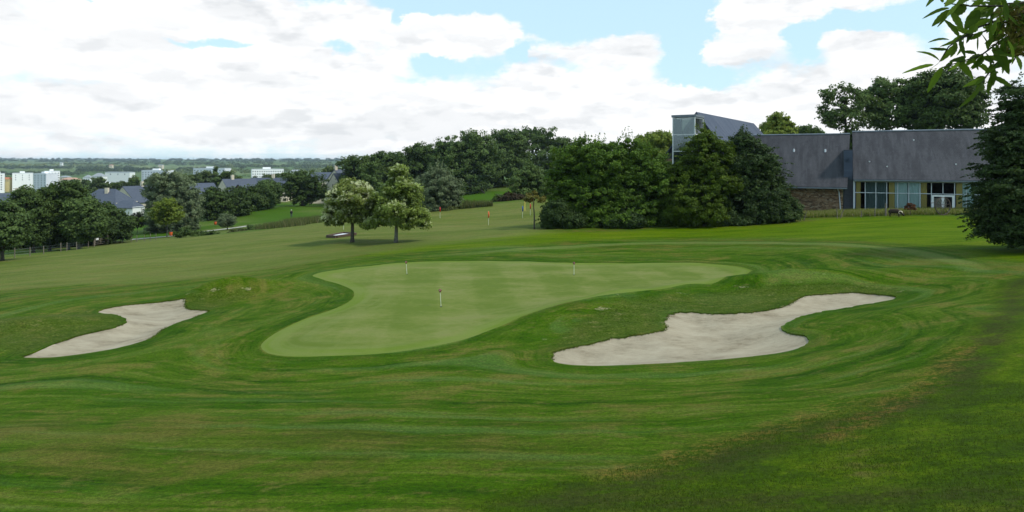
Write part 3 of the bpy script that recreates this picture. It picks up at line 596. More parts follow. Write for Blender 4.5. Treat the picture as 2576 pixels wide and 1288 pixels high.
M['leaf_olive'] = leafmat('leaf_olive', (0.077, 0.084, 0.017), (0.161, 0.161, 0.035), (0.252, 0.224, 0.063), .3)
M['leaf_red'] = leafmat('leaf_copper', (.026, .026, .012), (.055, .045, .020), (.085, .068, .028), .2)
M['leaf_reed'] = leafmat('leaf_reed', (.045, .065, .02), (.09, .12, .035), (.17, .16, .07), .25)
M['leaf_far'] = leafmat('leaf_far', (0.037, 0.067, 0.026), (0.097, 0.146, 0.044), (0.203, 0.247, 0.083), .2)
M['leaf_rust'] = leafmat('leaf_rust', (.07, .035, .015), (.14, .08, .03), (.2, .13, .06), .2)
bk = M['bark']; bp = M['bark_pale']; bd = M['bark_dark']
def tr(name, label, cat, bx, Y, items, mats, seed, depth=1.0, z0=None, **k):
    b, l = shape(bx, 0, Y, items, depth, z0, seed); return tree(name, label, cat, b, l, mats, seed=seed, **k)
def blossom(lobes_n, amount):
    def fn(rng):
        L0 = lobes_n[0]; Ps = []; Ns = []
        for i in range(amount):
            l = L0[rng.randint(len(L0))]; d = rng.normal(size=3); d[2] = abs(d[2])*1.1-.15; d /= np.linalg.norm(d); c = np.array(l[:3])+d*np.array(l[3:])*rng.uniform(.95, 1.10)
            for j in range(7):                       # a tuft of long catkins fanning out
                q = d+rng.normal(size=3)*.7; q /= np.linalg.norm(q); Ps.append(c+q*.10); Ns.append(np.cross(q, rng.normal(size=3)))
        P = np.array(Ps); v, f = leaves(P, np.array(Ns), .30, .075, rng); return [(v, f, np.full(len(P), 1.0))]
    return fn
# --- two chestnuts in flower behind the green
tr('flowering_tree', 'rounder, shorter one of two flowering chestnuts behind the green, with cream blossom and forked trunk', 'tree', 886, 64,
   [(880,475,34,24),(850,505,28,24),(915,500,32,30),(840,535,24,20),(880,530,40,28),(925,545,24,24),(825,553,13,12),(860,552,24,14),(930,520,26,30),(885,490,46,30),(903,480,26,20)], (M['leaf_blossom'], bk), 3, n=12500, leaf=.30, clump=.5, r0=.20, wl=.42, nb=9, bloom=900, group='pair of chestnuts in flower', inner=.04, up=.6, keep=.9, tone=(.0, 1.0))
tr('flowering_tree', 'taller cone-shaped flowering chestnut with a single pale straight trunk, right of the rounder one', 'tree', 996, 63,
   [(1000,440,20,26),(1003,470,32,26),(985,500,40,26),(1030,500,28,24),(960,520,26,24),(1000,525,48,30),(1050,545,28,20),(1012,556,34,18),(1062,563,17,11),(950,556,22,18),(975,545,34,20),(928,565,14,12),(1035,478,20,16),(985,480,24,18)], (M['leaf_blossom2'], bp), 4, n=16500, leaf=.30, clump=.5, r0=.19, wl=.42, nb=12, bloom=700, group='pair of chestnuts in flower', inner=.04, up=.6, keep=.9)
# --- young tree on the range
tr('young_tree', 'thin young tree with an olive flat crown and bare forked stem beside the hornbeams', 'tree', 1344, 68, [(1344,500,24,9),(1330,497,14,7),(1362,500,16,7),(1340,489,10,6),(1322,491,9,4)], (M['leaf_olive'], bk), 6, n=1500, leaf=.20, clump=.3, r0=.10, nb=6, inner=0, keep=1)
# --- hornbeam thicket
HG = 'trees of the thicket before the building'
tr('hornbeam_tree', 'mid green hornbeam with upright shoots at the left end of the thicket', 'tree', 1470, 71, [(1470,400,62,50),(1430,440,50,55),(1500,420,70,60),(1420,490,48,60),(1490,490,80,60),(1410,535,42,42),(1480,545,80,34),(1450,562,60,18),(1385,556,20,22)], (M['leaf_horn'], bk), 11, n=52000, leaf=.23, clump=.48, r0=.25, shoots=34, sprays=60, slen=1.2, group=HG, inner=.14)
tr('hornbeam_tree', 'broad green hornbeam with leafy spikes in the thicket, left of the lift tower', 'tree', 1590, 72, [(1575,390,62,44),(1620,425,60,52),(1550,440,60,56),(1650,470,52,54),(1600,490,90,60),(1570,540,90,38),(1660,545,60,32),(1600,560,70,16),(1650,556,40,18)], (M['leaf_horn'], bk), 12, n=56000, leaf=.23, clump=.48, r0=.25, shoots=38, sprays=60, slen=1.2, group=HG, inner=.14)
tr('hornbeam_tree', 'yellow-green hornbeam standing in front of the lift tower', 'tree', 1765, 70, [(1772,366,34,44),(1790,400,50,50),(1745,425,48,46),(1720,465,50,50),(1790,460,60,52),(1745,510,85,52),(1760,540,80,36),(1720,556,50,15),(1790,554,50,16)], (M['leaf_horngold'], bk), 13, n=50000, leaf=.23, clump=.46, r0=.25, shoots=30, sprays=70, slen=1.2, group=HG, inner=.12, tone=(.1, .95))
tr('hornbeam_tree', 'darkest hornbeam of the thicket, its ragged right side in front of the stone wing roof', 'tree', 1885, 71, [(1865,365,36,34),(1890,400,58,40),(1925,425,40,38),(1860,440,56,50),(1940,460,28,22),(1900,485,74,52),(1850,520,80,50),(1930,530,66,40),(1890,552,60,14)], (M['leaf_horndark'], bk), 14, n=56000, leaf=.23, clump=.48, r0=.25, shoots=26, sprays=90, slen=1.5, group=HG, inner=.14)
tr('shrub', 'rounded dark shrub at the right foot of the thicket beside the stone wall', 'shrub', 1965, 70, [(1955,515,44,34),(1985,528,27,26),(1925,535,40,24),(1965,540,44,14)], (M['leaf_horndark'], bk), 15, n=18000, leaf=.2, clump=.4, r0=.08, inner=.1, tone=(.25, 1), show_limbs=False)
tr('shrub', 'dark rounded shrub at the left foot of the thicket beside the thin young tree', 'shrub', 1405, 68, [(1400,540,36,34),(1432,555,40,24),(1385,562,18,14)], (M['leaf_horndark'], bk), 16, n=14000, leaf=.2, clump=.4, r0=.08, inner=.1, tone=(.15, .9), show_limbs=False)
tr('shrub', 'low dark shrub filling the foot of the thicket between its first two hornbeams', 'shrub', 1530, 68.5, [(1535,562,26,15),(1585,556,34,20)], (M['leaf_horndark'], bk), 17, n=16000, leaf=.2, clump=.4, r0=.08, inner=.1, tone=(.1, .9), show_limbs=False)
tr('shrub', 'low dark shrub at the foot of the yellow-green and the darkest hornbeam', 'shrub', 1830, 69, [(1815,552,34,20),(1860,555,30,14)], (M['leaf_horndark'], bk), 18, n=18000, leaf=.2, clump=.4, r0=.08, inner=.1, tone=(.1, .9), show_limbs=False)
# --- the right foreground
tr('hornbeam_tree', 'big dark hornbeam filling the right edge of the photo with branches reaching over the lawn', 'tree', 2630, 40, [(2590,300,60,50),(2620,270,80,70),(2560,360,78,50),(2600,420,110,60),(2550,440,80,36),(2590,490,110,50),(2530,510,62,34),(2600,560,125,56),(2540,580,70,40),(2700,420,120,150),(2700,560,120,90),(2510,475,48,20),(2500,548,40,22),(2560,300,30,22)], (M['leaf_horndark'], bk), 21, n=90000, leaf=.17, clump=.42, r0=.3, shoots=20, sprays=420, slen=1.0, inner=.12, tone=(.1, 1.0), flat=.6, depth=.8)
# --- hedgerow oaks across the valley
OG = 'tall trees of the hedgerow behind the willow'
oaks = [(880,205,[(900,432,44,40),(880,455,36,30),(925,420,34,28),(945,445,36,40)],'leaf_dark','low dark oak at the left end of the hedgerow behind the rounder chestnut'),
 (985,208,[(975,405,40,22),(955,430,34,34),(1000,430,40,40)],'leaf_dark','dark oak of the hedgerow standing behind the taller chestnut'),
 (1055,206,[(1060,385,44,26),(1040,410,44,34),(1085,410,44,40),(1060,450,50,50)],'leaf_dark','wide dark oak of the hedgerow left of the willow bush top'),
 (1130,204,[(1125,375,36,24),(1110,400,40,34),(1150,400,40,40),(1130,440,50,50)],'leaf_oak','brownish green oak of the hedgerow above the willow bush'),
 (1195,206,[(1195,360,44,28),(1175,385,44,38),(1215,395,44,44),(1195,432,60,42)],'leaf_oak','fresh green oak of the hedgerow, first of the high crowns right of the willow bush'),
 (1262,222,[(1275,350,40,26),(1250,380,40,40),(1285,390,44,44),(1262,424,56,40)],'leaf_oak','mid green oak of the hedgerow between its two highest crowns'),
 (1340,236,[(1335,338,58,22),(1300,360,44,32),(1370,355,44,32),(1340,390,70,50),(1340,412,80,42),(1395,370,30,26)],'leaf_oak','tallest broad oak of the hedgerow with the highest domed crown'),
 (1420,238,[(1425,380,40,30),(1410,420,50,50),(1450,410,40,40)],'leaf_dark','dark oak at the right end of the hedgerow beside the thicket')]
for i, (bx, Y, it, mt, lb) in enumerate(oaks):
    tr('oak_tree', lb, 'tree', bx, Y, it, (M[mt], bd), 30+i, n=13000, leaf=.62, clump=1.35, r0=.5, group=OG, inner=.2, nb=5, keep=.8)
tr('shrub', 'dark scrub under the hedgerow oaks along the edge of the far meadow', 'shrub', 1220, 197, [(1190,473,50,14,4),(1250,458,50,12,26),(1310,444,50,18,40),(1130,480,50,22),(1060,480,60,28),(980,480,60,30),(910,482,60,30)], (M['leaf_dark'], bd), 41, n=9000, leaf=.6, clump=1.1, r0=.2, inner=.2, tone=(0, .6), show_limbs=False)
tr('small_tree', 'feathery grey-green tree in front of the hedgerow at the edge of the far meadow', 'tree', 1335, 118, [(1330,440,28,22),(1310,462,30,22),(1355,462,30,24),(1330,490,44,24),(1370,485,26,22)], (M['leaf_oak'], bk), 42, n=9000, leaf=.34, clump=.7, r0=.2, shoots=14, inner=.15, tone=(.2, 1))
tr('shrub', 'reddish brown shrub left of the feathery tree on the range crest', 'shrub', 1270, 110, [(1264,506,14,12),(1284,502,20,17),(1306,504,14,15)], (M['leaf_red'], bk), 43, n=4500, leaf=.3, clump=.45, r0=.08, inner=.1, show_limbs=False)
tr('shrub', 'dark green shrub at the left of the reddish one on the range crest', 'shrub', 1252, 111, [(1250,505,11,12),(1258,498,10,10)], (M['leaf_dark'], bk), 44, n=1500, leaf=.3, clump=.4, r0=.06, inner=.1, show_limbs=False)
tr('willow_bush', 'big rounded grey-green willow bush right of the flowering chestnuts', 'bush', 1105, 106, [(1100,450,36,30),(1075,480,34,38),(1130,480,36,40),(1105,490,54,40),(1080,508,36,26),(1135,510,30,24)], (M['leaf_grey'], bk), 45, n=17000, leaf=.34, clump=.55, r0=.2, wl=.3, shoots=30, inner=.15, tone=(0, .85))
tr('dark_conifer', 'pointed blue-green conifer standing between the chestnuts and the hedgerow', 'tree', 930, 150, [(935,425,12,16),(932,445,20,18),(932,468,26,20)], (M['leaf_oak'], bk), 46, n=3000, leaf=.5, clump=.7, r0=.2, inner=.1)
tr('hedge', 'dark hedge closing the view under the crowns of the fence trees', 'hedge', 150, 114, [(60,604,50,28),(130,604,50,28),(200,598,50,30),(265,588,46,34),(0,612,50,28),(310,578,24,28),(95,585,50,30),(230,580,50,30)], (M['leaf_dark'], bd), 48, n=12000, leaf=.42, clump=.8, r0=.12, inner=.25, tone=(0, .35), show_limbs=False)
# --- left: trees by the fence
LG = 'dark trees behind the paddock fence'
lefts = [(6,78,[(0,560,48,50),(30,580,34,40),(-30,580,50,60)],'leaf_oak','olive green tree cut by the left edge of the photo, nearest the fence'),
 (84,100,[(70,500,34,26),(85,535,36,40),(60,570,36,34),(95,580,30,30),(70,596,30,18)],'leaf_dark','dark slim tree behind the fence, second from the left edge'),
 (125,106,[(140,500,34,30),(120,540,40,44),(130,585,36,28),(140,600,26,16)],'leaf_dark','dark tree with a thin grey stem below the white apartment blocks'),
 (172,104,[(170,480,38,26),(155,505,40,36),(195,510,34,36),(172,565,48,40),(160,596,30,18)],'leaf_dark','tallest dark tree behind the fence, in front of the pink-roofed houses'),
 (198,102,[(215,530,36,34),(205,565,36,34),(235,560,28,34),(205,590,28,18)],'leaf_oak','dark leafy tree with a twin trunk just left of the gate'),
 (262,118,[(262,540,32,26),(285,560,34,34),(250,570,30,30),(308,565,24,26)],'leaf_dark','dark tree right of the gate below the slate roofs')]
for i, (bx, Y, it, mt, lb) in enumerate(lefts):
    tr('broadleaf_tree', lb, 'tree', bx, Y, it, (M[mt], bp if i in (3, 4) else bk), 50+i, n=15000, leaf=.34, clump=.75, r0=.22, group=LG, inner=.2, nb=6, tone=(0, .85))
tr('willow_tree', 'large pale grey-green willow behind the small bright tree', 'tree', 432, 140, [(425,455,44,26),(400,490,36,40),(450,490,44,44),(470,530,34,40),(400,540,36,40),(435,550,56,36),(480,500,26,34),(400,570,30,20),(465,575,40,16)], (M['leaf_grey'], bk), 61, n=26000, leaf=.46, clump=.85, r0=.35, wl=.4, inner=.15, tone=(.05, 1))
tr('small_tree', 'small bright green tree with a thin straight stem beside the path', 'tree', 420, 122, [(418,515,24,18),(405,535,24,20),(435,538,24,20),(420,548,32,16)], (M['leaf_light'], bp), 62, n=7000, leaf=.30, clump=.5, r0=.11, inner=.12, tone=(0, .85))
MG = 'dark trees of the row below the slate roofs'
mids = [(540,165,[(535,500,30,30),(555,520,34,32),(530,530,26,28)],'leaf_dark','first tree of the dark row right of the willow tree'),
 (590,172,[(590,495,34,24),(600,515,36,30),(575,520,30,30)],'leaf_dark','second tree of the dark row, below the cream gable'),
 (640,182,[(632,490,26,20),(640,505,30,24),(650,500,20,20)],'leaf_dark','third tree of the dark row, lowest and widest'),
 (676,186,[(672,470,24,18),(685,485,26,22),(665,495,24,24),(680,505,20,16)],'leaf_oak','taller rounded tree ending the dark row beside the bright meadow'),
 (760,196,[(755,450,40,22),(735,470,34,26),(785,465,40,28),(760,490,54,24),(800,485,30,22)],'leaf_dark','broad spreading tree left of the cream gabled house')]
for i, (bx, Y, it, mt, lb) in enumerate(mids):
    tr('broadleaf_tree', lb, 'tree', bx, Y, it, (M[mt], bk), 70+i, n=9000, leaf=.5, clump=1.0, r0=.35, group=MG, inner=.25, nb=5, tone=(0, .8))
tr('round_bush', 'neat ball-shaped grey-green bush on a short stem beside the path', 'bush', 572, 128, [(572,554,21,17),(565,560,14,12),(582,558,12,12)], (M['leaf_grey'], bk), 81, n=5000, leaf=.22, clump=.35, r0=.10, inner=.12, wl=.4, tone=(0, .75))
low = [(468,112,[(470,583,24,10),(455,590,16,7)],'leaf_dark','dark low bush right of the nearer orange bin'),(510,112,[(505,590,20,6),(530,588,16,7)],'leaf_dark','low bush spreading beside the gravel path'),
 (636,116,[(636,575,17,11)],'leaf_oak','small rounded bush at the edge of the range right of the ball-shaped bush'),(600,114,[(590,584,18,6),(612,580,10,5)],'leaf_reed','low straw-coloured bush between the ball-shaped bush and the rounded one'),
 (1090,104,[(1092,522,9,11)],'leaf_grey','small grey shrub at the foot of the willow bush near the red target'),(1135,104,[(1135,529,22,7),(1160,525,12,5)],'leaf_reed','low tangled shrub right of the willow bush'),
 (345,140,[(345,545,14,10),(352,560,12,12)],'leaf_red','copper-leaved shrub below the slate roofs'),(362,138,[(362,552,7,5)],'leaf_horngold','small golden yellow shrub beside the copper one')]
for i, (bx, Y, it, mt, lb) in enumerate(low):
    tr('shrub', lb, 'shrub', bx, Y, it, (M[mt], bk), 90+i, n=2200, leaf=.24, clump=.4, r0=.05, inner=.1, nb=3, show_limbs=False)
# --- behind the building
BG = 'tall open trees behind the slate roofs'
backs = [(2130,105,[(2115,238,38,20),(2095,272,28,30),(2150,255,36,30),(2125,300,48,26),(2180,285,30,36),(2085,300,18,14)],.0,'leaf_oak','left tree of the tall open group with sky showing through its crown'),
 (2225,107,[(2240,225,44,28),(2205,250,34,30),(2260,255,40,36),(2230,290,50,34)],.0,'leaf_oak','middle tree of the tall open group behind the slate roofs'),
 (2370,104,[(2340,215,52,34),(2390,220,56,40),(2430,250,44,44),(2350,260,64,44),(2420,290,54,40),(2330,295,60,34)],.0,'leaf_dark','densest and tallest tree of the open group, right behind the glazed wing roof')]
for i, (bx, Y, it, _, mt, lb) in enumerate(backs):
    tr('tall_tree', lb, 'tree', bx, Y, it, (M[mt], bd), 110+i, n=[7000, 12000, 34000][i], leaf=.40, clump=.85, r0=.4, group=BG, inner=[.0, .03, .12][i], nb=14, hollow=.4, tone=(.1, 1))
tr('round_tree', 'pale yellow-green round tree between the slate hall and the stone wing roof', 'tree', 1955, 120, [(1958,310,26,24),(1935,325,20,16),(1980,325,18,18),(1955,335,40,16)], (M['leaf_light'], bk), 121, n=9000, leaf=.42, clump=.75, r0=.25, inner=.2, tone=(.1, 1))
tr('broadleaf_tree', 'small mid green tree peeping over the roof right of the pale round tree', 'tree', 2030, 135, [(2028,330,20,14),(2050,338,18,14),(2010,340,16,14)], (M['leaf_oak'], bk), 122, n=4000, leaf=.45, clump=.8, r0=.25, inner=.15)
tr('broadleaf_tree', 'dark treetop peeping between the two slate roofs', 'tree', 2150, 112, [(2150,345,24,16),(2148,365,16,18)], (M['leaf_dark'], bk), 123, n=4000, leaf=.42, clump=.7, r0=.25, inner=.15)
tr('broadleaf_tree', 'bright green tree seen over the thicket left of the lift tower', 'tree', 1650, 125, [(1650,350,36,18),(1625,365,30,22),(1675,370,26,26),(1650,395,50,30)], (M['leaf_light'], bk), 124, n=10000, leaf=.45, clump=.9, r0=.3, inner=.2, tone=(.15, .95))
# --- trees among the houses and the town
def far_trees():
    protos = []
    for k, (mt, tone) in enumerate([('leaf_far', (0, .8)), ('leaf_dark', (.1, 1)), ('leaf_far', (.3, 1)), ('leaf_oak', (0, 1))]):
        rng = np.random.RandomState(200+k)
        lob = [(0, 0, 6.5, 3.6, 3.6, 3.4), (1.8, .5, 5.2, 2.8, 2.8, 2.6), (-1.9, -.4, 5.0, 2.8, 2.8, 2.6), (.3, 1, 8.6, 2.2, 2.2, 1.9)] if k < 3 else [(0, 0, 4, 2.6, 2.6, 3), (0, 0, 7.5, 1.9, 1.9, 3), (0, 0, 10.5, 1.1, 1.1, 2.4)]
        protos.append((lob, mt, tone, k))
    rng = np.random.RandomState(9); used = {}
    kinds = ['rounded far-off tree among the houses of the valley', 'dark far-off tree among the houses of the valley', 'yellow-green far-off tree among the houses of the valley', 'tall narrow far-off tree among the houses of the valley']
    spots = [(255,300),(285,320),(310,420),(335,330),(500,330),(520,310),(545,360),(560,300),(480,280),(590,380),(610,420),(640,330),(665,300),(690,340),(700,390),(720,300),(745,330),(770,380),(790,300),(812,290),(835,330),(850,300),(875,320),(890,290),
             (180,420),(215,420),(245,480),(290,560),(330,620),(350,500),(260,640),(440,520),(420,460),(460,560),(390,420),(375,500),(345,420),(560,640),(600,700),(625,600),(700,640),(735,700),(760,560),(790,640),(820,560),(680,560),(650,800),(575,560),(500,700),(320,760),(240,800),(200,700),(305,900),(735,520),(715,470),(800,450),(840,480),(870,430)]
    for i, (px, Y) in enumerate(spots):
        k = [0, 1, 0, 1, 2, 0, 3, 1][i % 8] if px not in (640, 665, 600) else 2
        px += rng.uniform(-4, 4); X = WX(px, Y); s = rng.uniform(.85, 1.3)*(1.25 if Y > 450 else .95); z = gz(X, Y)
        if Y < 330: s *= .85
        if k not in used:
            lob, mt, tone, kk = protos[k]
            o = tree('far_tree', kinds[k], 'tree', (X, Y, z), lob, (M[mt], bk), n=2600, leaf=.75, clump=1.1, r0=.3, seed=210+k, group=kinds[k].replace('tree', 'trees'), nb=3, tone=tone, inner=.2, show_limbs=False); o.scale = (s, s, s*rng.uniform(.85, 1.2)); used[k] = o
        else: dup(used[k], (X, Y, z), rng.uniform(0, 6), (s*rng.uniform(.9, 1.3), s*rng.uniform(.9, 1.3), s*rng.uniform(.85, 1.15)))
far_trees()
def woodland():
    rng = np.random.RandomState(44); Ls = []
    TN = []
    def belt(px0, px1, Y, h, n, jitter, tn):
        for i in range(n):
            px = rng.uniform(px0, px1); y = Y+rng.uniform(-jitter, jitter); X = WX(px, y); r = rng.uniform(.5, 1.1)*h*.62; Ls.append((X, y, gz(X, y)+h*rng.uniform(.25, .55), r*rng.uniform(1, 2.0), r, h*rng.uniform(.35, .6))); TN.append(np.clip(tn+rng.normal()*.12+(.45 if rng.rand() < .08 else 0), 0, .9))
    belt(-100, 640, 1350, 12, 50, 60, .5); belt(-200, 210, 1750, 15, 70, 50, .15); belt(60, 900, 1100, 11, 50, 130, .5); belt(200, 560, 2050, 18, 90, 40, .12)
    belt(-200, 330, 2450, 17, 90, 40, .1); belt(430, 1000, 1900, 17, 120, 120, .6); belt(540, 900, 2600, 19, 110, 80, .3); belt(0, 420, 2900, 16, 45, 90, .8); belt(120, 600, 3150, 18, 60, 70, .2)
    belt(300, 1100, 3500, 20, 110, 120, .35); belt(-300, 1300, 4300, 22, 220, 80, .08); belt(-300, 1300, 5200, 27, 240, 150, .05)
    belt(-2600, -150, 1300, 14, 120, 300, .3); belt(-2600, -150, 2300, 18, 150, 200, .2); belt(-3000, -300, 4300, 24, 200, 150, .08)
    belt(900, 2700, 2500, 18, 120, 100, .3)
    Lb = np.array(Ls); P = []; N_ = []; lv = []; S = []
    for l, t in zip(Lb, TN):
        m = 100; d = rng.normal(size=(m, 3)); d /= np.linalg.norm(d, axis=1)[:, None]; d[:, 2] = np.abs(d[:, 2])*1.0-.25
        P.append(l[:3]+d*l[3:]*rng.uniform(.75, 1.08, m)[:, None]); N_.append(d+rng.normal(size=(m, 3))*.45+np.array([0, 0, .3])); lv.append(np.clip(t+rng.uniform(-.15, .2, m), 0, 1)); S.append(np.full(m, l[5]*.42))
    P = np.concatenate(P); N_ = np.concatenate(N_); lv = np.concatenate(lv); S = np.concatenate(S)[:, None]
    v, f = leaves(P, N_, 1., .8, rng); c = np.repeat(P, 4, 0); v = c+(v-c)*np.repeat(S, 4, 0)
    tag(mesh_obj('distant_woodland', v, f, M['leaf_far'], fattr=dict(lv=lv)), 'far-off belts of woodland and hedges running along the horizon', 'woodland', kind='stuff')
woodland()
# --- long grass, reeds, lawn blades
def blades(name, pts, h, w, mat, seed, label, cat, lean=.35, tone=(0, 1), parent=None):
    rng = np.random.RandomState(seed); n = len(pts); z = hz(pts[:, 0], pts[:, 1]) if pts.shape[1] == 2 else pts[:, 2]; a = rng.uniform(0, math.pi, n); hh = h*rng.uniform(.5, 1.3, n)
    b = np.stack([pts[:, 0], pts[:, 1], z-.01], 1); u = np.stack([np.cos(a), np.sin(a), np.zeros(n)], 1)*w*.5; t = rng.normal(size=(n, 2))*lean*hh[:, None]
    V = np.stack([b-u, b+u, b+np.column_stack([t, hh])], 1).reshape(-1, 3); o = mesh_obj(name, V, np.arange(3*n).reshape(n, 3), mat, parent, fattr=dict(lv=tone[0]+rng.rand(n)*(tone[1]-tone[0])))
    return tag(o, label, cat, kind='stuff')
def patchy(q, f=.35, t=-.2): return q[(np.sin(q[:, 0]*f*1.3+2*np.sin(q[:, 1]*f))+np.sin(q[:, 1]*f*1.7+q[:, 0]*f*.6)) > t]
def scatter(poly_px, n, seed, **k):
    P = np.array([P2(a, b, **k) for a, b in poly_px]); rng = np.random.RandomState(seed); lo, hi = P.min(0), P.max(0); o = []
    while sum(map(len, o)) < n: q = rng.uniform(lo, hi, (n*2, 2)); o.append(q[inpoly(q[:, 0], q[:, 1], P)])
    return np.concatenate(o)[:n]
M['blade'] = leafmat('blade', (.035, .062, .010), (.062, .125, .014), (.15, .16, .05), .3)
M['blade_dry'] = leafmat('blade_dry', (.08, .14, .02), (.19, .24, .06), (.44, .40, .20), .35)
def near_blades():
    rng = np.random.RandomState(8); n = 260000; r = 7.2+rng.rand(n)**.85*12; th = rng.uniform(-.72, .72, n); x = r*np.sin(th); y = r*np.cos(th); s = np.sin(x*1.3+np.sin(y*.9)*2)*np.sin(y*1.7+x*.4); keep = rng.rand(n) < .6+.4*s
    P = np.stack([x, y], 1)[keep]; rg = pdist(P[:, 0], P[:, 1], RGH[::2])
    blades('grass_blades', P[rg < 0], .045, .012, M['blade'], 1, 'longer rough grass of the bank in the near right corner', 'grass', .6, (0, .5)); blades('grass_blades', P[(rg >= 0)], .022, .009, M['blade'], 2, 'short mown grass blades of the near lawn', 'grass', .7, (.1, .8))
near_blades()
def fringe():
    for P, nm, sd in ((BP1, 'left', 3), (BP2, 'right', 4)):
        rng = np.random.RandomState(sd); n = 8000; i = rng.randint(len(P), size=n); q = P[i]+rng.normal(size=(n, 2))*.06
        c = P.mean(0); nrm = np.stack([np.roll(P, -1, 0)[:, 1]-P[:, 1], -(np.roll(P, -1, 0)[:, 0]-P[:, 0])], 1)[i]; back = ~inpoly(P[i][:, 0], P[i][:, 1]+.30, P) & (rng.rand(n) < .9)
        q = q[back]; z = hz(q[:, 0], q[:, 1]); blades('bunker_edge_grass', np.column_stack([q, z-.03]), .07, .025, M['blade'], sd, 'ragged turf fringe round the %s sand bunker' % nm, 'grass', .6, (0, .9))
fringe()
_g = scatter([(2010,546),(2130,543),(2300,540),(2470,538),(2560,539),(2560,531),(2470,529),(2300,531),(2150,534),(2020,538)], 160, 55, fn=hz0); _r = np.random.RandomState(56)
clumps = (_g[:, None]+_r.normal(size=(160, 90, 2))*.28).reshape(-1, 2)
blades('long_grass', np.concatenate([scatter([(2010,548),(2130,545),(2300,541),(2470,539),(2560,541),(2560,534),(2470,531),(2300,533),(2150,536),(2020,540)], 24000, 5, fn=hz0), clumps]), .46, .07, M['blade_dry'], 5, 'tall unmown grass growing along the foot of the building', 'grass', .3)
blades('reeds', patchy(np.concatenate([scatter([(640,578),(700,574),(812,565),(812,550),(740,556),(680,565)], 7000, 6, y0=100), scatter([(1160,526),(1240,523),(1240,518),(1170,516)], 2500, 7, y0=100)])), .9, .09, M['leaf_reed'], 6, 'green and straw coloured reeds in the dip beyond the range', 'reeds', .2)
# ------------------------------------------------------------------ buildings
def slate_mat(name, c1, c2, c3, row=.22, along='x'):
    m, N, L, P, attr, mth, mr, comb, noise, mix = nodes_kit(name)
    tc = N.new('ShaderNodeTexCoord'); o = tc.outputs['Object']; sp = N.new('ShaderNodeSeparateXYZ'); L.new(o, sp.inputs[0]); x, y, z = sp.outputs
    u = x if along == 'x' else y; v = comb(u, z, 0.)
    bt = N.new('ShaderNodeTexBrick'); L.new(v, bt.inputs['Vector']); bt.inputs['Scale'].default_value = 1; bt.inputs['Brick Width'].default_value = .24; bt.inputs['Row Height'].default_value = row*.7; bt.inputs['Mortar Size'].default_value = .012; bt.inputs['Mortar Smooth'].default_value = .3
    bt.inputs['Color1'].default_value = (*c1, 1); bt.inputs['Color2'].default_value = (*c2, 1); bt.inputs['Mortar'].default_value = (*[q*.5 for q in c1], 1)
    n1 = noise(v, .9, 6, .65, (1.3, .35, 1)); n2 = noise(v, 3.0, 6, .7, (1.6, .22, 1), (3, 1, 0)); n3 = noise(v, 12, 4, .7)
    col = mix(mth('MULTIPLY', mr(n1, .42, .66), .6), bt.outputs['Color'], c3); col = mix(mth('MULTIPLY', mr(n2, .52, .70), .5), col, tuple(q*1.45 for q in c3)); col = mix(mth('MULTIPLY', mr(n1, .55, .35), .45), col, tuple(q*.62 for q in c1)); col = mix(mth('MULTIPLY', mr(n3, .68, .74), .5), col, (.28, .29, .27))
    L.new(col, P.inputs['Base Color']); P.inputs['Roughness'].default_value = .7; P.inputs['Specular IOR Level'].default_value = .2
    b = N.new('ShaderNodeBump'); b.inputs['Strength'].default_value = .5; b.inputs['Distance'].default_value = .02; L.new(bt.outputs['Fac'], b.inputs['Height']); b.invert = True; L.new(b.outputs[0], P.inputs['Normal'])
    return m
def stone_mat():
    m, N, L, P, attr, mth, mr, comb, noise, mix = nodes_kit('rubble_stone')
    tc = N.new('ShaderNodeTexCoord'); sp = N.new('ShaderNodeSeparateXYZ'); L.new(tc.outputs['Object'], sp.inputs[0]); x, y, z = sp.outputs; v = comb(mth('ADD', x, y), mth('MULTIPLY', z, 3.2), 0.)
    vo = N.new('ShaderNodeTexVoronoi'); vo.inputs['Scale'].default_value = 2.6; L.new(v, vo.inputs['Vector']); sc = N.new('ShaderNodeSeparateColor'); L.new(vo.outputs['Color'], sc.inputs[0])
    r = ramp(N, [(0, (.10, .055, .028)), (.35, (.25, .145, .07)), (.7, (.30, .19, .105)), (1, (.38, .29, .19))]); L.new(sc.outputs[0], r.inputs[0])
    ve = N.new('ShaderNodeTexVoronoi'); ve.feature = 'DISTANCE_TO_EDGE'; ve.inputs['Scale'].default_value = 2.6; L.new(v, ve.inputs['Vector']); e = mr(ve.outputs['Distance'], 0, .08)
    col = mix(e, (.045, .032, .022), r.outputs[0]); col = mix(mth('MULTIPLY', mr(noise(v, .5, 4), .4, .65), .25), col, (.10, .07, .045)); L.new(col, P.inputs['Base Color']); P.inputs['Roughness'].default_value = .9
    b = N.new('ShaderNodeBump'); b.inputs['Strength'].default_value = .8; b.inputs['Distance'].default_value = .05; L.new(e, b.inputs['Height']); L.new(b.outputs[0], P.inputs['Normal']); return m
def glass_mat(name, tint=(.7, .8, .8), clear=.75, rough=.03):
    m, nt, N, L, P = newmat(name); t = N.new('ShaderNodeBsdfTransparent'); t.inputs[0].default_value = (*tint, 1); g = N.new('ShaderNodeBsdfGlossy'); g.inputs['Roughness'].default_value = rough; g.inputs[0].default_value = (.8, .85, .9, 1)
    f = N.new('ShaderNodeFresnel'); f.inputs[0].default_value = 1.5; a = N.new('ShaderNodeMath'); a.operation = 'MULTIPLY_ADD'; a.inputs[1].default_value = 1.2; a.inputs[2].default_value = 1-clear-.2; L.new(f.outputs[0], a.inputs[0])
    mx = N.new('ShaderNodeMixShader'); L.new(a.outputs[0], mx.inputs[0]); L.new(t.outputs[0], mx.inputs[1]); L.new(g.outputs[0], mx.inputs[2]); L.new(mx.outputs[0], N['Material Output'].inputs[0]); return m
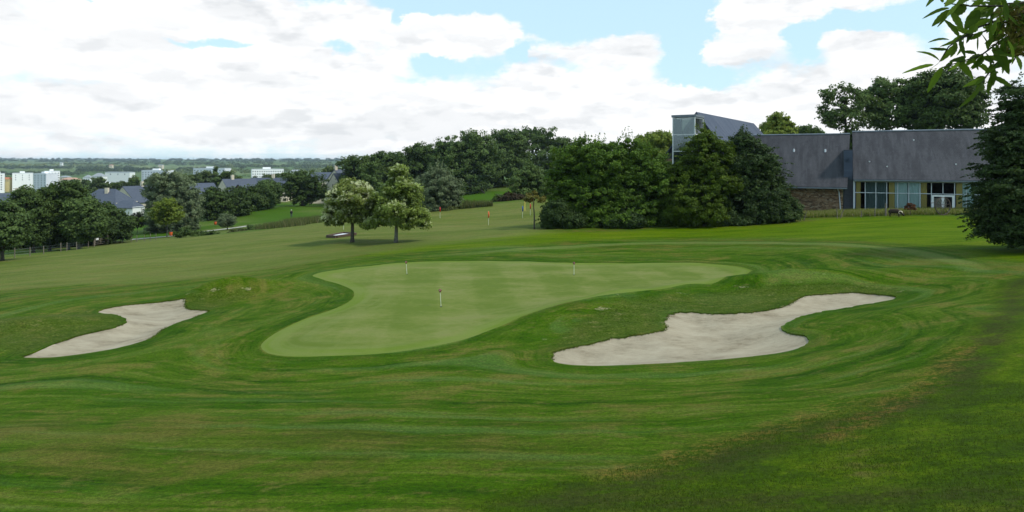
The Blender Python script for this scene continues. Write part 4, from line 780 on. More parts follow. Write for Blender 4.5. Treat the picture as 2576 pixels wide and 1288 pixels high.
M['slate'] = slate_mat('slate', (.040, .040, .046), (.055, .054, .061), (.067, .066, .072)); M['slate_blue'] = slate_mat('slate_blue', (.064, .078, .116), (.074, .090, .128), (.088, .100, .130), along='y')
M['roof_blue'] = simple('roof_slate_new', (.056, .066, .092), (.075, .087, .115), 1.2, .5, stretch=(1, 1, 4)); M['stone'] = stone_mat(); M['glass'] = glass_mat('window_glass', (.97, .98, .98), .98); M['towerglass'] = glass_mat('tower_glass', (.50, .56, .53), .70, .10)
M['frame'] = simple('pale_metal', (.60, .63, .66), (.54, .57, .60), 3, .5, metal=.0); M['zinc'] = simple('zinc', (.20, .22, .25), (.15, .17, .19), 2, .45, metal=.3); M['darkclad'] = simple('dark_cladding', (.045, .050, .062), (.060, .066, .080), 2, .5, stretch=(1, 1, 5))
M['curtain'] = simple('ochre_curtain', (.52, .42, .14), (.40, .31, .10), 5, .9, stretch=(14, 2, .3)); M['blind'] = simple('pale_blind', (.46, .60, .58), (.38, .51, .50), 4, .8, stretch=(9, 1, .25)); M['netting'] = simple('dark_netting', (.07, .12, .115), (.16, .22, .215), 4, .9, stretch=(12, 1, .2))
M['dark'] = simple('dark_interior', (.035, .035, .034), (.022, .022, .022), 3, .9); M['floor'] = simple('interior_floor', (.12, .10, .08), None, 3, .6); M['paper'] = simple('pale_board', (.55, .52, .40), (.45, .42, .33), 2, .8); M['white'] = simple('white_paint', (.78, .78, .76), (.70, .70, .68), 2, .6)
M['cream'] = simple('cream_render', (.62, .55, .42), (.55, .48, .37), 1.5, .85); M['wood'] = simple('weathered_wood', (.22, .19, .15), (.12, .10, .075), 6, .9, .4, stretch=(4, 4, 1)); M['rust'] = simple('rusty_iron', (.075, .050, .038), (.12, .10, .085), 14, .8, .3); M['brownwood'] = simple('brown_boarding', (.10, .065, .045), (.07, .045, .03), 4, .8, stretch=(8, 1, 1))
AX = math.atan2(-.441, .897)
def complex_building():
    Y0 = 76.; X0 = WX(2150, Y0); Z0 = -5.9
    # --- glazed wing
    R = empty('glazed_wing', (X0, Y0, Z0), AX); tag(R, 'long slate-roofed wing with a glazed ground floor, ochre curtains and a pale double door', 'building')
    Lg = 17.5; hw = 3.86; rz = 9.45; ry = 6.2
    MB().box(.14, Lg, .3, 12.2, -.6, .12).build('floor', M['floor'], R)
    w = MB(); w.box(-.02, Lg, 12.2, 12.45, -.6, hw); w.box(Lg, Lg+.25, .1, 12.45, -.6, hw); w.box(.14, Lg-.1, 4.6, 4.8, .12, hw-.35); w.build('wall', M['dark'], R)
    w = MB(); w.add([(-.06, .12, -.6), (-.06, 12.4, -.6), (-.06, 12.4, hw), (-.06, ry, rz-.25), (-.06, .12, hw), (.12, .12, -.6), (.12, 12.4, -.6), (.12, 12.4, hw), (.12, ry, rz-.25), (.12, .12, hw)], [(0, 4, 3, 2, 1), (5, 6, 7, 8, 9), (0, 5, 9, 4), (4, 9, 8, 3), (3, 8, 7, 2), (0, 1, 6, 5)]).build('gable_wall', M['darkclad'], R)
    MB().box(.14, Lg-.1, .2, 4.6, hw-.33, hw-.25).build('ceiling', M['dark'], R)
    r = MB(); t = .22
    r.add([(-.15, -.42, hw-.02), (Lg+.3, -.42, hw-.02), (Lg+.3, ry, rz), (-.15, ry, rz), (-.15, -.42, hw-.02-t), (Lg+.3, -.42, hw-.02-t), (Lg+.3, ry, rz-t), (-.15, ry, rz-t)], [(0, 1, 2, 3), (7, 6, 5, 4), (0, 4, 5, 1), (0, 3, 7, 4), (1, 5, 6, 2)])
    r.add([(-.15, 12.8, hw-.02), (Lg+.3, 12.8, hw-.02), (Lg+.3, ry, rz), (-.15, ry, rz), (-.15, 12.8, hw-.02-t), (Lg+.3, 12.8, hw-.02-t), (Lg+.3, ry, rz-t), (-.15, ry, rz-t)], [(3, 2, 1, 0), (4, 5, 6, 7), (1, 5, 4, 0), (4, 7, 3, 0), (2, 6, 5, 1)])
    rf = r.build('roof', M['slate'], R)
    MB().tube([(-.15, ry, rz+.03), (Lg+.3, ry, rz+.03)], .11, 8).build('ridge_cap', M['zinc'], rf)
    MB().box(-.15, Lg+.3, -.56, -.43, hw-.2, hw-.06).build('gutter', M['zinc'], rf)
    p = 1.065; nb = 16; fr = MB(); top = hw-.28
    for i in range(nb+1):
        if i in (8,): fr.box(i*p-.035, i*p+.035, .08, .20, 2.35, top)
        else: fr.box(i*p-.035, i*p+.035, .08, .20, -.3, top)
    for i in range(nb):
        for z in (top-.05, 2.28): fr.box(i*p+.035, (i+1)*p-.035, .09, .19, z, z+.07)
        if i not in (7, 8): fr.box(i*p+.035, (i+1)*p-.035, .09, .19, .02, .10)
    fr.box(-.14, -.036, .02, .24, -.3, hw-.25); fr.build('window_frame', M['frame'], R)
    for i in range(nb):
        for z0, z1 in ((.11, 2.27), (2.36, top-.06)):
            if i in (7, 8) and z0 < 1: continue
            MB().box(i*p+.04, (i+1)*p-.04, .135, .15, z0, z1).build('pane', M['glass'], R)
    d = empty('door', (7*p, 0, 0)); d.parent = R
    f = MB(); f.box(.04, .22, .05, .22, -.05, 2.2); f.box(2*p-.22, 2*p-.04, .05, .22, -.05, 2.2); f.box(.221, 2*p-.221, .05, .22, 2.02, 2.2); f.box(p-.13, p+.13, .05, .22, -.05, 2.019); f.build('door_frame', M['white'], d)
    for a in (.225, p+.135): MB().box(a, a+p-.36, .12, .14, .0, 2.015).build('pane', M['glass'], d)
    MB().box(p-.24, p-.19, -.02, .05, .95, 1.2).build('handle', M['zinc'], d)
    def hang(x0, x1, nm, mt, y=.55):                # pleated cloth
        V = []; n = int((x1-x0)/.07)+1; Fc = []
        for k in range(n+1): xx = x0+(x1-x0)*k/n; yy = y+.045*(k % 2); V += [(xx, yy, .12), (xx, yy, top-.02)]
        for k in range(n): Fc.append((2*k, 2*k+2, 2*k+3, 2*k+1))
        mesh_obj(nm, V, Fc, M[mt], R)
    for x0, x1 in ((.16, .62), (3.42, 3.98), (6.50, 7.05), (9.75, 10.3), (13.0, 13.5)): hang(x0, x1, 'curtain', 'curtain', .26)
    for x0, x1 in ((4.0, 5.22), (5.27, 6.48), (10.32, 11.8), (11.85, 12.95), (13.6, 15.8)): hang(x0, x1, 'blind', 'blind', .28)
    for x0, x1 in ((1.15, 2.15), (2.2, 3.3)): hang(x0, x1, 'netting', 'netting', .9)
    MB().box(7.75, 9.1, 2.2, 2.25, .3, 1.75).build('notice_board', M['paper'], R)
    for (x, s) in ((6.2, .8), (3.3, .25), (1.55, .35), (9.9, .3), (12.5, .5)):
        y = -.42+(ry+.42)*s; z = hw+(rz-hw)*s; MB().box(x-.07, x+.07, y-.07, y+.06, z-.05, z+.08).build('roof_vent', M['white'], rf)
    # --- link
    K = MB(); K.box(-1.15, -.17, .55, 11.5, -.6, 7.2); lo = K.build('link', M['darkclad'], R); s = MB(); s.box(-1.1, -.2, .45, .54, 3.75, 7.1); s.build('slate_panel', M['slate_blue'], lo)
    for z in (3.75, 5.9): MB().box(-.95, -.55, .38, .445, z-.02, z+.25).build('window', M['glass'], lo)
    # --- stone wing
    S = empty('stone_wing', (X0, Y0, Z0), AX); tag(S, 'stone-walled wing with a steep dark slate roof, left of the glazed wing', 'building')
    x1 = -.75; x0 = -13.2; he = 2.92; rz2 = 9.2
    w = MB(); w.box(x0+.35, x1-.45, .1, .55, -.6, 3.45); w.box(x0+.35, x1-.45, 11.6, 12.0, -.6, 3.45); w.box(x0+.35, x0+.8, .551, 11.59, -.6, 3.45); w.box(x1-.9, x1-.46, .551, 11.59, -.6, 3.45); w.build('wall', M['stone'], S)
    for xx in (x0+.36, x1-.9): MB().add([(xx, .6, 3.46), (xx, 11.5, 3.46), (xx, 6.1, rz2-.5), (xx+.4, .6, 3.46), (xx+.4, 11.5, 3.46), (xx+.4, 6.1, rz2-.5)], [(0, 2, 1), (3, 4, 5), (0, 3, 5, 2), (1, 2, 5, 4)]).build('gable_wall', M['darkclad'], S)
    r = MB(); xr0, xr1 = x0+.1, x1+.35
    for sg, ye in ((1, -.75), (-1, 12.95)):
        V = [(x0, ye, he), (x1, ye, he), (xr1, 6.1, rz2), (xr0, 6.1, rz2), (x0, ye, he-.2), (x1, ye, he-.2), (xr1, 6.1, rz2-.2), (xr0, 6.1, rz2-.2)]; Fc = [(0, 1, 2, 3), (7, 6, 5, 4), (0, 4, 5, 1), (0, 3, 7, 4), (1, 5, 6, 2)]
        r.add(V, Fc if sg > 0 else [q[::-1] for q in Fc])
    rf = r.build('roof', M['slate'], S); MB().tube([(xr0, 6.1, rz2+.03), (xr1, 6.1, rz2+.03)], .10, 8).build('ridge_cap', M['zinc'], rf)
    for (x, sfrac, nm) in ((-6.6, .67, 'vent_pipe'), (-3.1, .66, 'roof_vent')):
        y = -.75+6.85*sfrac; z = he+(rz2-he)*sfrac; MB().tube([(x, y, z-.1), (x, y, z+.28)], [.13, .09], 8).build(nm, M['frame'], rf)
    MB().box(x0, x1, -.87, -.755, he-.2, he-.06).build('gutter', M['zinc'], rf)
    MB().tube([(-1.75, -.75, 2.75), (-1.6, .0, 2.3), (-1.45, .02, .4), (-1.9, -.6, -.2)], .06, 8).build('downpipe', M['frame'], S)
complex_building()
def hall_and_tower():
    az = math.atan2(-.54, .84); G = -5.6
    # slate hall: local y runs along the ridge, away from us
    H = empty('slate_hall', (24.3, 88, G), az); tag(H, 'tall hall with a steep blue-grey slate roof rising behind the glass lift tower', 'building')
    zr = 6.5-G; ze = .55-G; hwid = 4.55; L_ = 34.5; w = MB(); w.box(-hwid+.3, hwid-.3, .3, L_-.3, -.8, ze-.25); w.build('wall', M['stone'], H)
    MB().add([(-hwid+.3, .3, ze-.24), (hwid-.3, .3, ze-.24), (0, .3, zr-.35), (-hwid+.3, .6, ze-.24), (hwid-.3, .6, ze-.24), (0, .6, zr-.35)], [(0, 1, 2), (5, 4, 3), (0, 2, 5, 3), (1, 4, 5, 2)]).build('gable_wall', M['slate'], H)
    r = MB()
    for s in (1, -1):
        V = [(s*hwid, 0, ze), (s*hwid, L_, ze), (0, L_-2.2, zr), (0, 0, zr), (s*hwid, 0, ze-.2), (s*hwid, L_, ze-.2), (0, L_-2.2, zr-.24), (0, 0, zr-.24)]; Fc = [(0, 1, 2, 3), (7, 6, 5, 4), (0, 4, 5, 1), (0, 3, 7, 4)]; r.add(V, Fc if s > 0 else [q[::-1] for q in Fc])
    r.add([(hwid, L_, ze), (-hwid, L_, ze), (0, L_-2.2, zr)], [(0, 1, 2)]); rf = r.build('roof', M['slate_blue'], H); MB().tube([(0, 0, zr+.02), (0, L_-2.2, zr+.02)], .08, 6).build('ridge_cap', M['zinc'], rf)
    T = empty('lift_tower', (20.2, 84, G), az); tag(T, 'square glass-clad lift tower with a flat dark cap standing before the slate hall', 'tower')
    W_ = 2.9; D_ = 3.4; top = 5.75-G; f = MB(); e = .11
    for x in (0, W_-e):
        for y in (0, D_-e): f.box(x, x+e, y, y+e, -.8, top-.28)
    zs = []; z = top-.36
    while z > 0: zs.append(z); z -= 2.07
    for z in zs:
        for y in (.02, D_-e+.02): f.box(e+.001, W_-e-.001, y, y+.07, z-.06, z+.02)
        for x in (.02, W_-e+.02): f.box(x, x+.07, e+.001, D_-e-.001, z-.06, z+.02)
    f.build('frame', M['white'], T); MB().box(-.1, W_+.1, -.1, D_+.1, top-.27, top+.02).build('roof_cap', M['zinc'], T)
    c = MB(); c.box(.55, W_-.55, .75, D_-.5, -.8, top-2.9); c.build('lift_shaft', M['darkclad'], T)
    for i, z in enumerate(zs):
        zb = zs[i+1]+.03 if i+1 < len(zs) else -.6; zt = z-.07
        for q in ((e, W_-e, .045, .06), (e, W_-e, D_-.06, D_-.045)): MB().box(q[0], q[1], q[2], q[3], zb, zt).build('pane', M['towerglass'], T)
        for q in ((.045, .06), (W_-.06, W_-.045)): MB().box(q[0], q[1], e, D_-e, zb, zt).build('pane', M['towerglass'], T)
hall_and_tower()
# --- houses in the valley
def house(label, px, Y, rot, Ln, Wd, eave_py, hw, hr, wall='cream', roof='roof_blue', chim=(), hip=0, wins=(), group='slate-roofed houses of the valley', name='house', anchor='mid', porch=None):
    z0 = WZ(eave_py, Y)-hw; R = empty(name, (WX(px, Y), Y, z0), rot); tag(R, label, 'house', group)
    a = Ln/2; b = Wd/2; dz = gz(WX(px, Y), Y)-z0-1.5; dz = min(dz, -.5)
    w = MB(); w.box(-a, a, -b, b, dz, hw)
    if not hip: w.add([(-a, -b, hw), (-a, b, hw), (-a, 0, hw+hr-.12), (a, -b, hw), (a, b, hw), (a, 0, hw+hr-.12)], [(0, 2, 1), (3, 4, 5)])
    w.build('wall', M[wall], R); o = .35; so_ = hr*o/b; r = MB(); h = hip*a
    zt = hw+hr; ze = hw-so_
    V = [(-a-.12, -b-o, ze), (a+.12, -b-o, ze), (a+.12, b+o, ze), (-a-.12, b+o, ze), (-a-.12+h, 0, zt), (a+.12-h, 0, zt)]; V += [(x, y, z-.18) for x, y, z in V]
    r.add(V, [(0, 1, 5, 4), (2, 3, 4, 5), (1, 2, 5) if hip else (1, 2, 5), (3, 0, 4)] if hip else [(0, 1, 5, 4), (2, 3, 4, 5)])
    r.add(V, [(0, 6, 7, 1), (2, 8, 9, 3), (6, 10, 11, 7), (8, 11, 10, 9), (1, 7, 11, 5), (5, 11, 8, 2), (0, 4, 10, 6), (4, 3, 9, 10)]); rf = r.build('roof', M[roof], R)
    for x, y in chim:
        zc = hw+hr*(1-abs(y)/b); MB().box(x-.45, x+.45, y-.35, y+.35, zc-.6, zc+1.3).build('chimney', M['cream'], rf)
    for (x, y, z, w_, h_, ax) in wins:
        m = MB(); 
        if ax == 'y': m.box(x-w_/2, x+w_/2, y-.06, y+.06, z, z+h_)
        else: m.box(x-.06, x+.06, y-w_/2, y+w_/2, z, z+h_)
        m.build('window', M['dark'], R)
    return R
D = math.radians
house('low slate house with a hipped roof at the left, behind the dark fence trees', 270, 188, D(-6), 12, 9, 508, 3.0, 3.7, hip=.6, chim=[(.8, -1.2)], wins=[(1.5, -4.5, .9, 1.2, 1.2, 'y'), (4, -4.5, .9, 1.2, 1.2, 'y')])
house('lean-to garage roofed in slate stepping down at the right of the hipped house', 322, 178, D(-10), 6.5, 4.5, 519, 2.2, 1.6, wall='white', hip=.5)
house('gabled house with a bare cream gable and rooftop chimney behind the hipped house', 364, 212, D(71), 16, 10.5, 503, 3.4, 4.6, chim=[(-1.0, 0), ], wins=[(-8, 1.5, 4.2, .8, 1.0, 'x'), (2, -5.25, 1.0, 1.4, 1.3, 'y'), (-3, -5.25, 1.0, 1.0, 1.3, 'y')])
house('slate roof at the far left edge with a pale chimney at its right end', 8, 172, D(4), 9.5, 9, 509, 3.0, 2.4, chim=[(3.6, 0)])
house('slate-roofed house half hidden by the grey willow, with a small cream gable', 505, 206, D(50), 8, 8.5, 484, 3.0, 2.9, chim=[], wins=[(5.0, 0, 3.2, .8, 1, 'x')])
house('long slate house with a cream left gable and a chimney over it', 611, 226, D(48), 14, 9, 476, 3.2, 3.6, chim=[(-3.6, 0)], wins=[(1, -4.5, 1, 1.2, 1.2, 'y'), (-6.5, 1, 2.8, .8, 1, 'x')])
house('long low slate house with a white chimney at the middle of its ridge', 680, 230, D(3), 13, 9, 474, 3.2, 3.7, chim=[(1.0, 0)], wins=[(3, -4.5, 1, 1.2, 1.2, 'y'), (-3, -4.5, 1, 1.2, 1.2, 'y')])
house('small slate house turned to show a brown boarded gable', 620, 214, D(68), 7, 4.2, 477, 2.6, 1.9, wall='brownwood')
house('cream gabled house with a white chimney beside the hedgerow', 876, 214, D(54), 11, 8, 452, 3.5, 3.4, chim=[(-5.0, 0)], wins=[(-5.5, .5, 4.2, .8, 1.0, 'x')])
house('nearer cream gable leaning its slate roof against the chimneyed one', 865, 207, D(62), 9, 7.5, 475, 2.6, 4.9, wins=[(-4.5, 0, 3.0, .9, 1.1, 'x')])
house('slate roof between the spreading tree and the cream gables', 815, 222, D(8), 8, 8, 450, 3.0, 2.2)
# --- the town
M['block_white'] = simple('block_white', (.88, .88, .86), (.84, .84, .82), .3, .8); M['block_grey'] = simple('block_grey', (.66, .67, .71), (.60, .61, .65), .3, .8); M['win_far'] = simple('far_window', (.10, .11, .13), (.16, .17, .19), .3, .4); M['ochre'] = simple('ochre_render', (.62, .38, .18), None, .5, .8); M['roof_orange'] = simple('orange_tiles', (.50, .19, .09), (.42, .16, .08), 1, .8); M['roof_pink'] = simple('pink_tiles', (.48, .28, .20), (.42, .24, .18), 1, .8); M['roof_grey'] = simple('grey_roofing', (.30, .32, .34), (.25, .27, .28), 1, .7); M['yellow'] = simple('yellow_render', (.66, .55, .26), None, 1, .8)
def block(label, px0, px1, ytop, ybase, Y, depth, rot, wall, cols, rows, extra=None, ww=1.5, wh=1.3, side=0):
    X = WX((px0+px1)/2, Y); W_ = (px1-px0)/F*Y/(math.cos(rot)-X/Y*math.sin(rot)); zt = WZ(ytop, Y); zb = min(WZ(ybase, Y), gz(X, Y)); R = empty('apartment_block', (X, Y, zb), rot); tag(R, label, 'building', 'white apartment blocks of the town'); h = zt-zb; a = W_/2
    MB().box(-a, a, 0, depth, -2, h).build('wall', M[wall], R); m = MB(); m.box(-a-.2, a+.2, -.2, depth+.2, h+.003, h+.5); m.build('parapet', M['block_grey'], R); MB().box(-a*.3, a*.2, depth*.3, depth*.6, h+.5, h+2.6).build('roof_housing', M['block_white'], R)
    src = None
    for c in range(cols):
        for q in range(rows):
            x = -a+W_*(c+.5)/cols; z = h-2.6-q*3.0
            if z < 3: continue
            if src is None: src = MB().box(-ww/2, ww/2, -.08, .04, -wh/2, wh/2).build('window', M['win_far'], R); src.location = (x, 0, z)
            else: d = src.copy(); C.objects.link(d); d.parent = R; d.location = (x, 0, z)
    if side:
        for q in range(rows):
            for yy in (depth*.3, depth*.7):
                z = h-2.6-q*3.0
                if z > 3: d = src.copy(); C.objects.link(d); d.parent = R; d.location = (-a, yy, z); d.rotation_euler = (0, 0, math.pi/2)
    if extra == 'balcony':
        MB().box(a*.05, a*.22, -.5, 0.0, 0, h-3).build('ochre_stripe', M['ochre'], R)
        for q in range(7):
            for x in (-a*.30, a*.45): MB().box(x-2.4, x+2.4, -1.2, -.05, h-4.4-q*3, h-3.5-q*3).build('balcony', M['block_white'], R)
    return R
block('bright white slab cut by the left edge of the photo', -16, 10, 437, 476, 880, 14, D(33), 'block_white', 2, 8)
block('plain bright white slab block with hardly any windows, left of the balconied one', 31, 82, 436, 482, 900, 16, D(33), 'block_white', 3, 3, ww=.9, side=1)
block('white block with its shaded left side coloured grey, dark windows in rows', 84, 116, 437, 483, 860, 15, D(-22), 'block_grey', 4, 9)  # grey wall colour carries the shade on the white block's left side
block('white block with dark balconies and an ochre stripe', 112, 151, 431, 481, 880, 15, D(38), 'block_white', 5, 9, extra='balcony')
block('wide pale block of stepped outline behind the grey willow', 356, 420, 429, 458, 900, 14, D(-8), 'block_grey', 9, 6)
block('long pale block with a thin mast at its left end', 486, 565, 424, 452, 850, 14, D(-10), 'block_grey', 10, 5)
block('long low white block with an even row of windows and a rounded left end', 634, 714, 426, 446, 800, 14, D(25), 'block_white', 14, 3, ww=1.2)
def town_house(label, px, ridge, wpx, Y, wall, roof, rot=0, hr=2.4, hw=5, hip=.3, cat='house', name='town_house'):
    W_ = wpx/F*Y; zr = WZ(ridge, Y); X = WX(px, Y); R = empty(name, (X, Y, zr-hr-hw), rot); tag(R, label, cat, 'houses and halls of the town'); a = W_/2; b = min(6, a*.8)
    MB().box(-a, a, -b, b, -12, hw).build('wall', M[wall], R); h = hip*a; V = [(-a-.3, -b-.3, hw), (a+.3, -b-.3, hw), (a+.3, b+.3, hw), (-a-.3, b+.3, hw), (-a+h, 0, hw+hr), (a-h, 0, hw+hr)]
    MB().add(V, [(0, 1, 5, 4), (2, 3, 4, 5), (1, 2, 5), (3, 0, 4), (3, 2, 1, 0)]).build('roof', M[roof], R)
    for x in (-a*.55, a*.05, a*.6): MB().box(x-.6, x+.6, -b-.06, -b+.05, hw-3, hw-1.6).build('window', M['win_far'], R)
town_house('yellow house with an orange tiled roof between the white blocks', 20, 446, 19, 900, 'yellow', 'roof_orange')
town_house('wide pink-roofed house right of the balconied block', 179, 447, 34, 720, 'cream', 'roof_pink', hr=2)
town_house('pale pink-roofed house just behind the wide pink-roofed one', 165, 442, 20, 820, 'cream', 'roof_grey', hr=1.6)
town_house('grey pyramid-roofed house right of the pink roofs', 222, 440, 18, 760, 'white', 'roof_grey', hip=.8, hr=3)
town_house('white house with a broad pale gabled roof left of the long hall', 250, 435, 27, 800, 'white', 'roof_grey', hip=.7, hr=4, hw=7)
town_house('long low hall with a pale flat roof', 302, 432, 62, 850, 'white', 'roof_grey', hip=.05, hr=.8, hw=6, cat='hall', name='long_hall')
town_house('low white shed in front of the long hall', 262, 459, 30, 560, 'white', 'block_white', hip=.05, hr=.5, hw=3, cat='shed', name='shed')
town_house('small pale house among trees right of the low white block', 745, 427, 26, 760, 'white', 'roof_grey', hip=.3, hr=2.4)
town_house('white farmhouse alone on the far hillside', 155, 408, 6, 2600, 'white', 'roof_grey', hr=3)
town_house('pale farmhouse with a pink roof on the far hillside', 280, 414, 8, 2300, 'cream', 'roof_pink', hr=3)
town_house('cream barn at the right end of the far dark wood', 405, 414, 11, 2300, 'cream', 'roof_grey', hr=2)
mm = MB().tube([(0, 0, 0), (0, 0, 22)], [.35, .12], 6).build('mast', M['zinc']); mm.location = (WX(486, 845), 845, WZ(424, 845)-8); tag(mm, 'thin mast rising above the long pale block', 'mast')
# ------------------------------------------------------------------ things on the course
M['polewhite'] = simple('pole_white', (.72, .74, .60), None, 5, .5); M['red'] = simple('marker_red', (.16, .012, .010), (.10, .01, .01), 20, .35, spec=.5); M['pinkn'] = simple('number_pink', (.75, .45, .42), None, 5, .5)
M['orange'] = simple('target_orange', (.75, .13, .03), (.62, .11, .03), 5, .6); M['tred'] = simple('target_red', (.55, .03, .03), None, 5, .6); M['tblue'] = simple('target_blue', (.03, .09, .35), None, 5, .6); M['tyellow'] = simple('target_yellow', (.72, .58, .12), None, 5, .6)
M['hole'] = simple('hole_dark', (.01, .01, .01), None, 5, .9)
def pin(bx, by, tx, ty, label):
    X, Y = P2(bx, by, y0=20); z = gz(X, Y); h = (by-ty)/F*Y; R = empty('putting_pin', (X, Y, z)); tag(R, label, 'flag pin', 'small pins of the putting green'); lx = (tx-bx)/F*Y
    MB().tube([(0, 0, -.05), (lx*.86, 0, h-.09)], .013, 8).build('pole', M['polewhite'], R)
    m = MB(); m.lathe([(.012, h-.13), (.03, h-.10), (.068, h-.05), (.078, h-.015), (.070, h+.022), (.04, h+.05), (.01, h+.06)], (lx, 0, 0), 16); b = m.build('marker', M['red'], R, True)
    n = MB(); n.add([(lx-.018, -.079, h-.045), (lx+.018, -.079, h-.045), (lx+.022, -.081, h), (lx+.012, -.079, h+.025), (lx-.012, -.079, h+.025), (lx-.022, -.081, h)], [(0, 1, 2, 3, 4, 5)]); n.build('number', M['pinkn'], b)
    MB().lathe([(.054, -.02), (.054, .003)], (0, 0, .0), 16).build('cup', M['hole'], R)
pin(1109.5, 771, 1107, 730, 'nearest pin with a dark red ball marker, in the middle of the putting green')
pin(1024, 689, 1021.5, 659, 'pin near the back left edge of the putting green')
pin(1444, 691, 1444, 661, 'pin at the right, near the back edge of the putting green')
def target(x, top, mid, base, mat, label, r=.075):
    X, Y = P2(x, base, y0=60); z = gz(X, Y); R = empty('range_target', (X, Y, z)); tag(R, label, 'target flag', 'coloured targets of the practice range'); k = Y/F
    MB().tube([(0, 0, -.1), (0, 0, (base-top)*k+.04)], .02, 8).build('pole', M['polewhite'], R)
    h0 = (base-mid)*k; h1 = (base-top)*k; m = MB(); m.tube([(0, 0, h0), (.02, 0, (h0+h1)/2), (0, 0, h1)], [r*.8, r, r*.75], 10); m.build('banner', M[mat], R, True)
target(1107, 521, 533.5, 549, 'tred', 'red banner target at the foot of the willow bush'); target(1229, 531.8, 547.8, 566, 'orange', 'tallest orange banner target alone in the middle of the dry field', .085)
target(1314.5, 518.5, 531.8, 548.6, 'tblue', 'blue banner target left of the thin young tree', .08); target(1334, 512.6, 525.6, 541.5, 'tred', 'red banner target touching the thin young tree', .07)
target(864.5, 551.5, 560, 577.7, 'orange', 'small orange banner target seen under the rounder flowering chestnut', .08)
X, Y = P2(1320, 530, y0=70); o = MB().tube([(0, 0, -.2), (0, 0, 1.45)], .07, 8).build('marker_post', M['tyellow']); o.location = (X, Y, gz(X, Y)); tag(o, 'yellow post on the crest between the blue and the red target', 'post')
# low timber frame on the slope
def frame():
    pts = [P2(a, b, y0=50) for a, b in ((821, 597.5), (846, 598.8), (897, 591.3), (864, 589.3))]; c = np.mean(pts, 0); zc = gz(*c); R = empty('timber_frame', (c[0], c[1], zc)); tag(R, 'low dark timber frame round a pale slab, lying on the slope behind the rounder chestnut', 'frame')
    V = [(p[0]-c[0], p[1]-c[1], gz(*p)-zc) for p in pts]
    for i in range(4):
        a = Vector(V[i]); b = Vector(V[(i+1) % 4]); t = (b-a).normalized(); n = Vector((-t.y, t.x, 0)).normalized()*.09; m = MB(); up = Vector((0, 0, .26)); dn = Vector((0, 0, -.2)); a2 = a+t*.1; b2 = b-t*.1
        m.add([a2-n+dn, b2-n+dn, b2+n+dn, a2+n+dn, a2-n+up, b2-n+up, b2+n+up, a2+n+up], [(3, 2, 1, 0), (4, 5, 6, 7), (0, 1, 5, 4), (1, 2, 6, 5), (2, 3, 7, 6), (3, 0, 4, 7)]).build('beam', M['brownwood'], R)
    s = [Vector(v)*.9 for v in V]; MB().add([v+Vector((0, 0, -.1)) for v in s]+[v+Vector((0, 0, .12)) for v in s], [(3, 2, 1, 0), (4, 5, 6, 7), (0, 1, 5, 4), (1, 2, 6, 5), (2, 3, 7, 6), (3, 0, 4, 7)]).build('slab', M['block_grey'], R)
frame()
# path, bins
def path():
    c = spline([P2(a, b, y0=104) for a, b in ((330, 603), (395, 597.5), (445, 593), (490, 586), (545, 579), (600, 572.5), (640, 566))], 1.2, False); t = np.gradient(c, axis=0); t /= np.linalg.norm(t, axis=1)[:, None]; n = np.stack([-t[:, 1], t[:, 0]], 1); V = []; Fc = []
    for i in range(len(c)):
        for s in (-1.5, -.75, 0, .75, 1.5): q = c[i]+n[i]*s; V.append((q[0], q[1], gz(*q)+.06))
        if i:
            for k in range(4): a = (i-1)*5+k; Fc.append((a, a+1, a+6, a+5))
    tag(mesh_obj('path', V, Fc, M['gravel']), kind='structure')
M['gravel'] = simple('gravel', (.46, .43, .38), (.38, .35, .31), 3, .95); path()
def bin_(x, base, label):
    X, Y = P2(x, base, y0=100); R = empty('litter_bin', (X, Y, gz(X, Y))); tag(R, label, 'bin', 'orange litter bins by the path'); MB().tube([(0, .3, -.1), (0, .3, 1.15)], .04, 8).build('post', M['zinc'], R)
    MB().lathe([(.22, .30), (.27, .34), (.31, .95), (.30, .98)], (0, 0, 0), 14).build('body', M['orange'], R, True); MB().lathe([(.33, .985), (.33, 1.02), (.10, 1.12)], (0, 0, 0), 14).build('lid', M['dark'], R)
bin_(430, 597, 'nearer orange litter bin in front of the small bright tree'); bin_(542, 568.5, 'farther orange litter bin beside the ball-shaped bush')
# fence and gate on the left
def fence(label, pts, hs, wires=3, r=.06):
    c = [P2(a, b, y0=80) for a, b in pts]; z0 = gz(*c[0]); R = empty('wire_fence', (c[0][0], c[0][1], z0)); tag(R, label, 'fence', 'fences at the left of the range'); L3 = []
    for i, p in enumerate(c):
        q = Vector((p[0]-c[0][0], p[1]-c[0][1], gz(*p)-z0)); h = hs*(.9+.2*((i*37) % 10)/10); MB().tube([q+Vector((0, 0, -.3)), q+Vector((.03*((i % 3)-1), 0, h))], [r, r*.85], 7).build('post', M['wood'], R); L3.append(q)
    w = MB()
    for k in range(wires):
        zz = hs*(.85-.28*k); w.tube([q+Vector((0, 0, zz)) for q in L3], .008, 4)
    w.build('wire', M['zinc'], R)
fence('post and wire fence below the dark left trees, running up to the gate', [(2, 653), (37, 648), (75, 644), (110, 639), (153, 633), (168, 631), (193, 628), (206, 626), (222, 623)], 1.15)
fence('post and wire fence running right from the gate towards the path', [(285, 612.5), (291, 612), (302, 611), (309, 610.5), (330, 609), (344, 608), (364, 606), (378, 605), (392, 604)], 1.1)
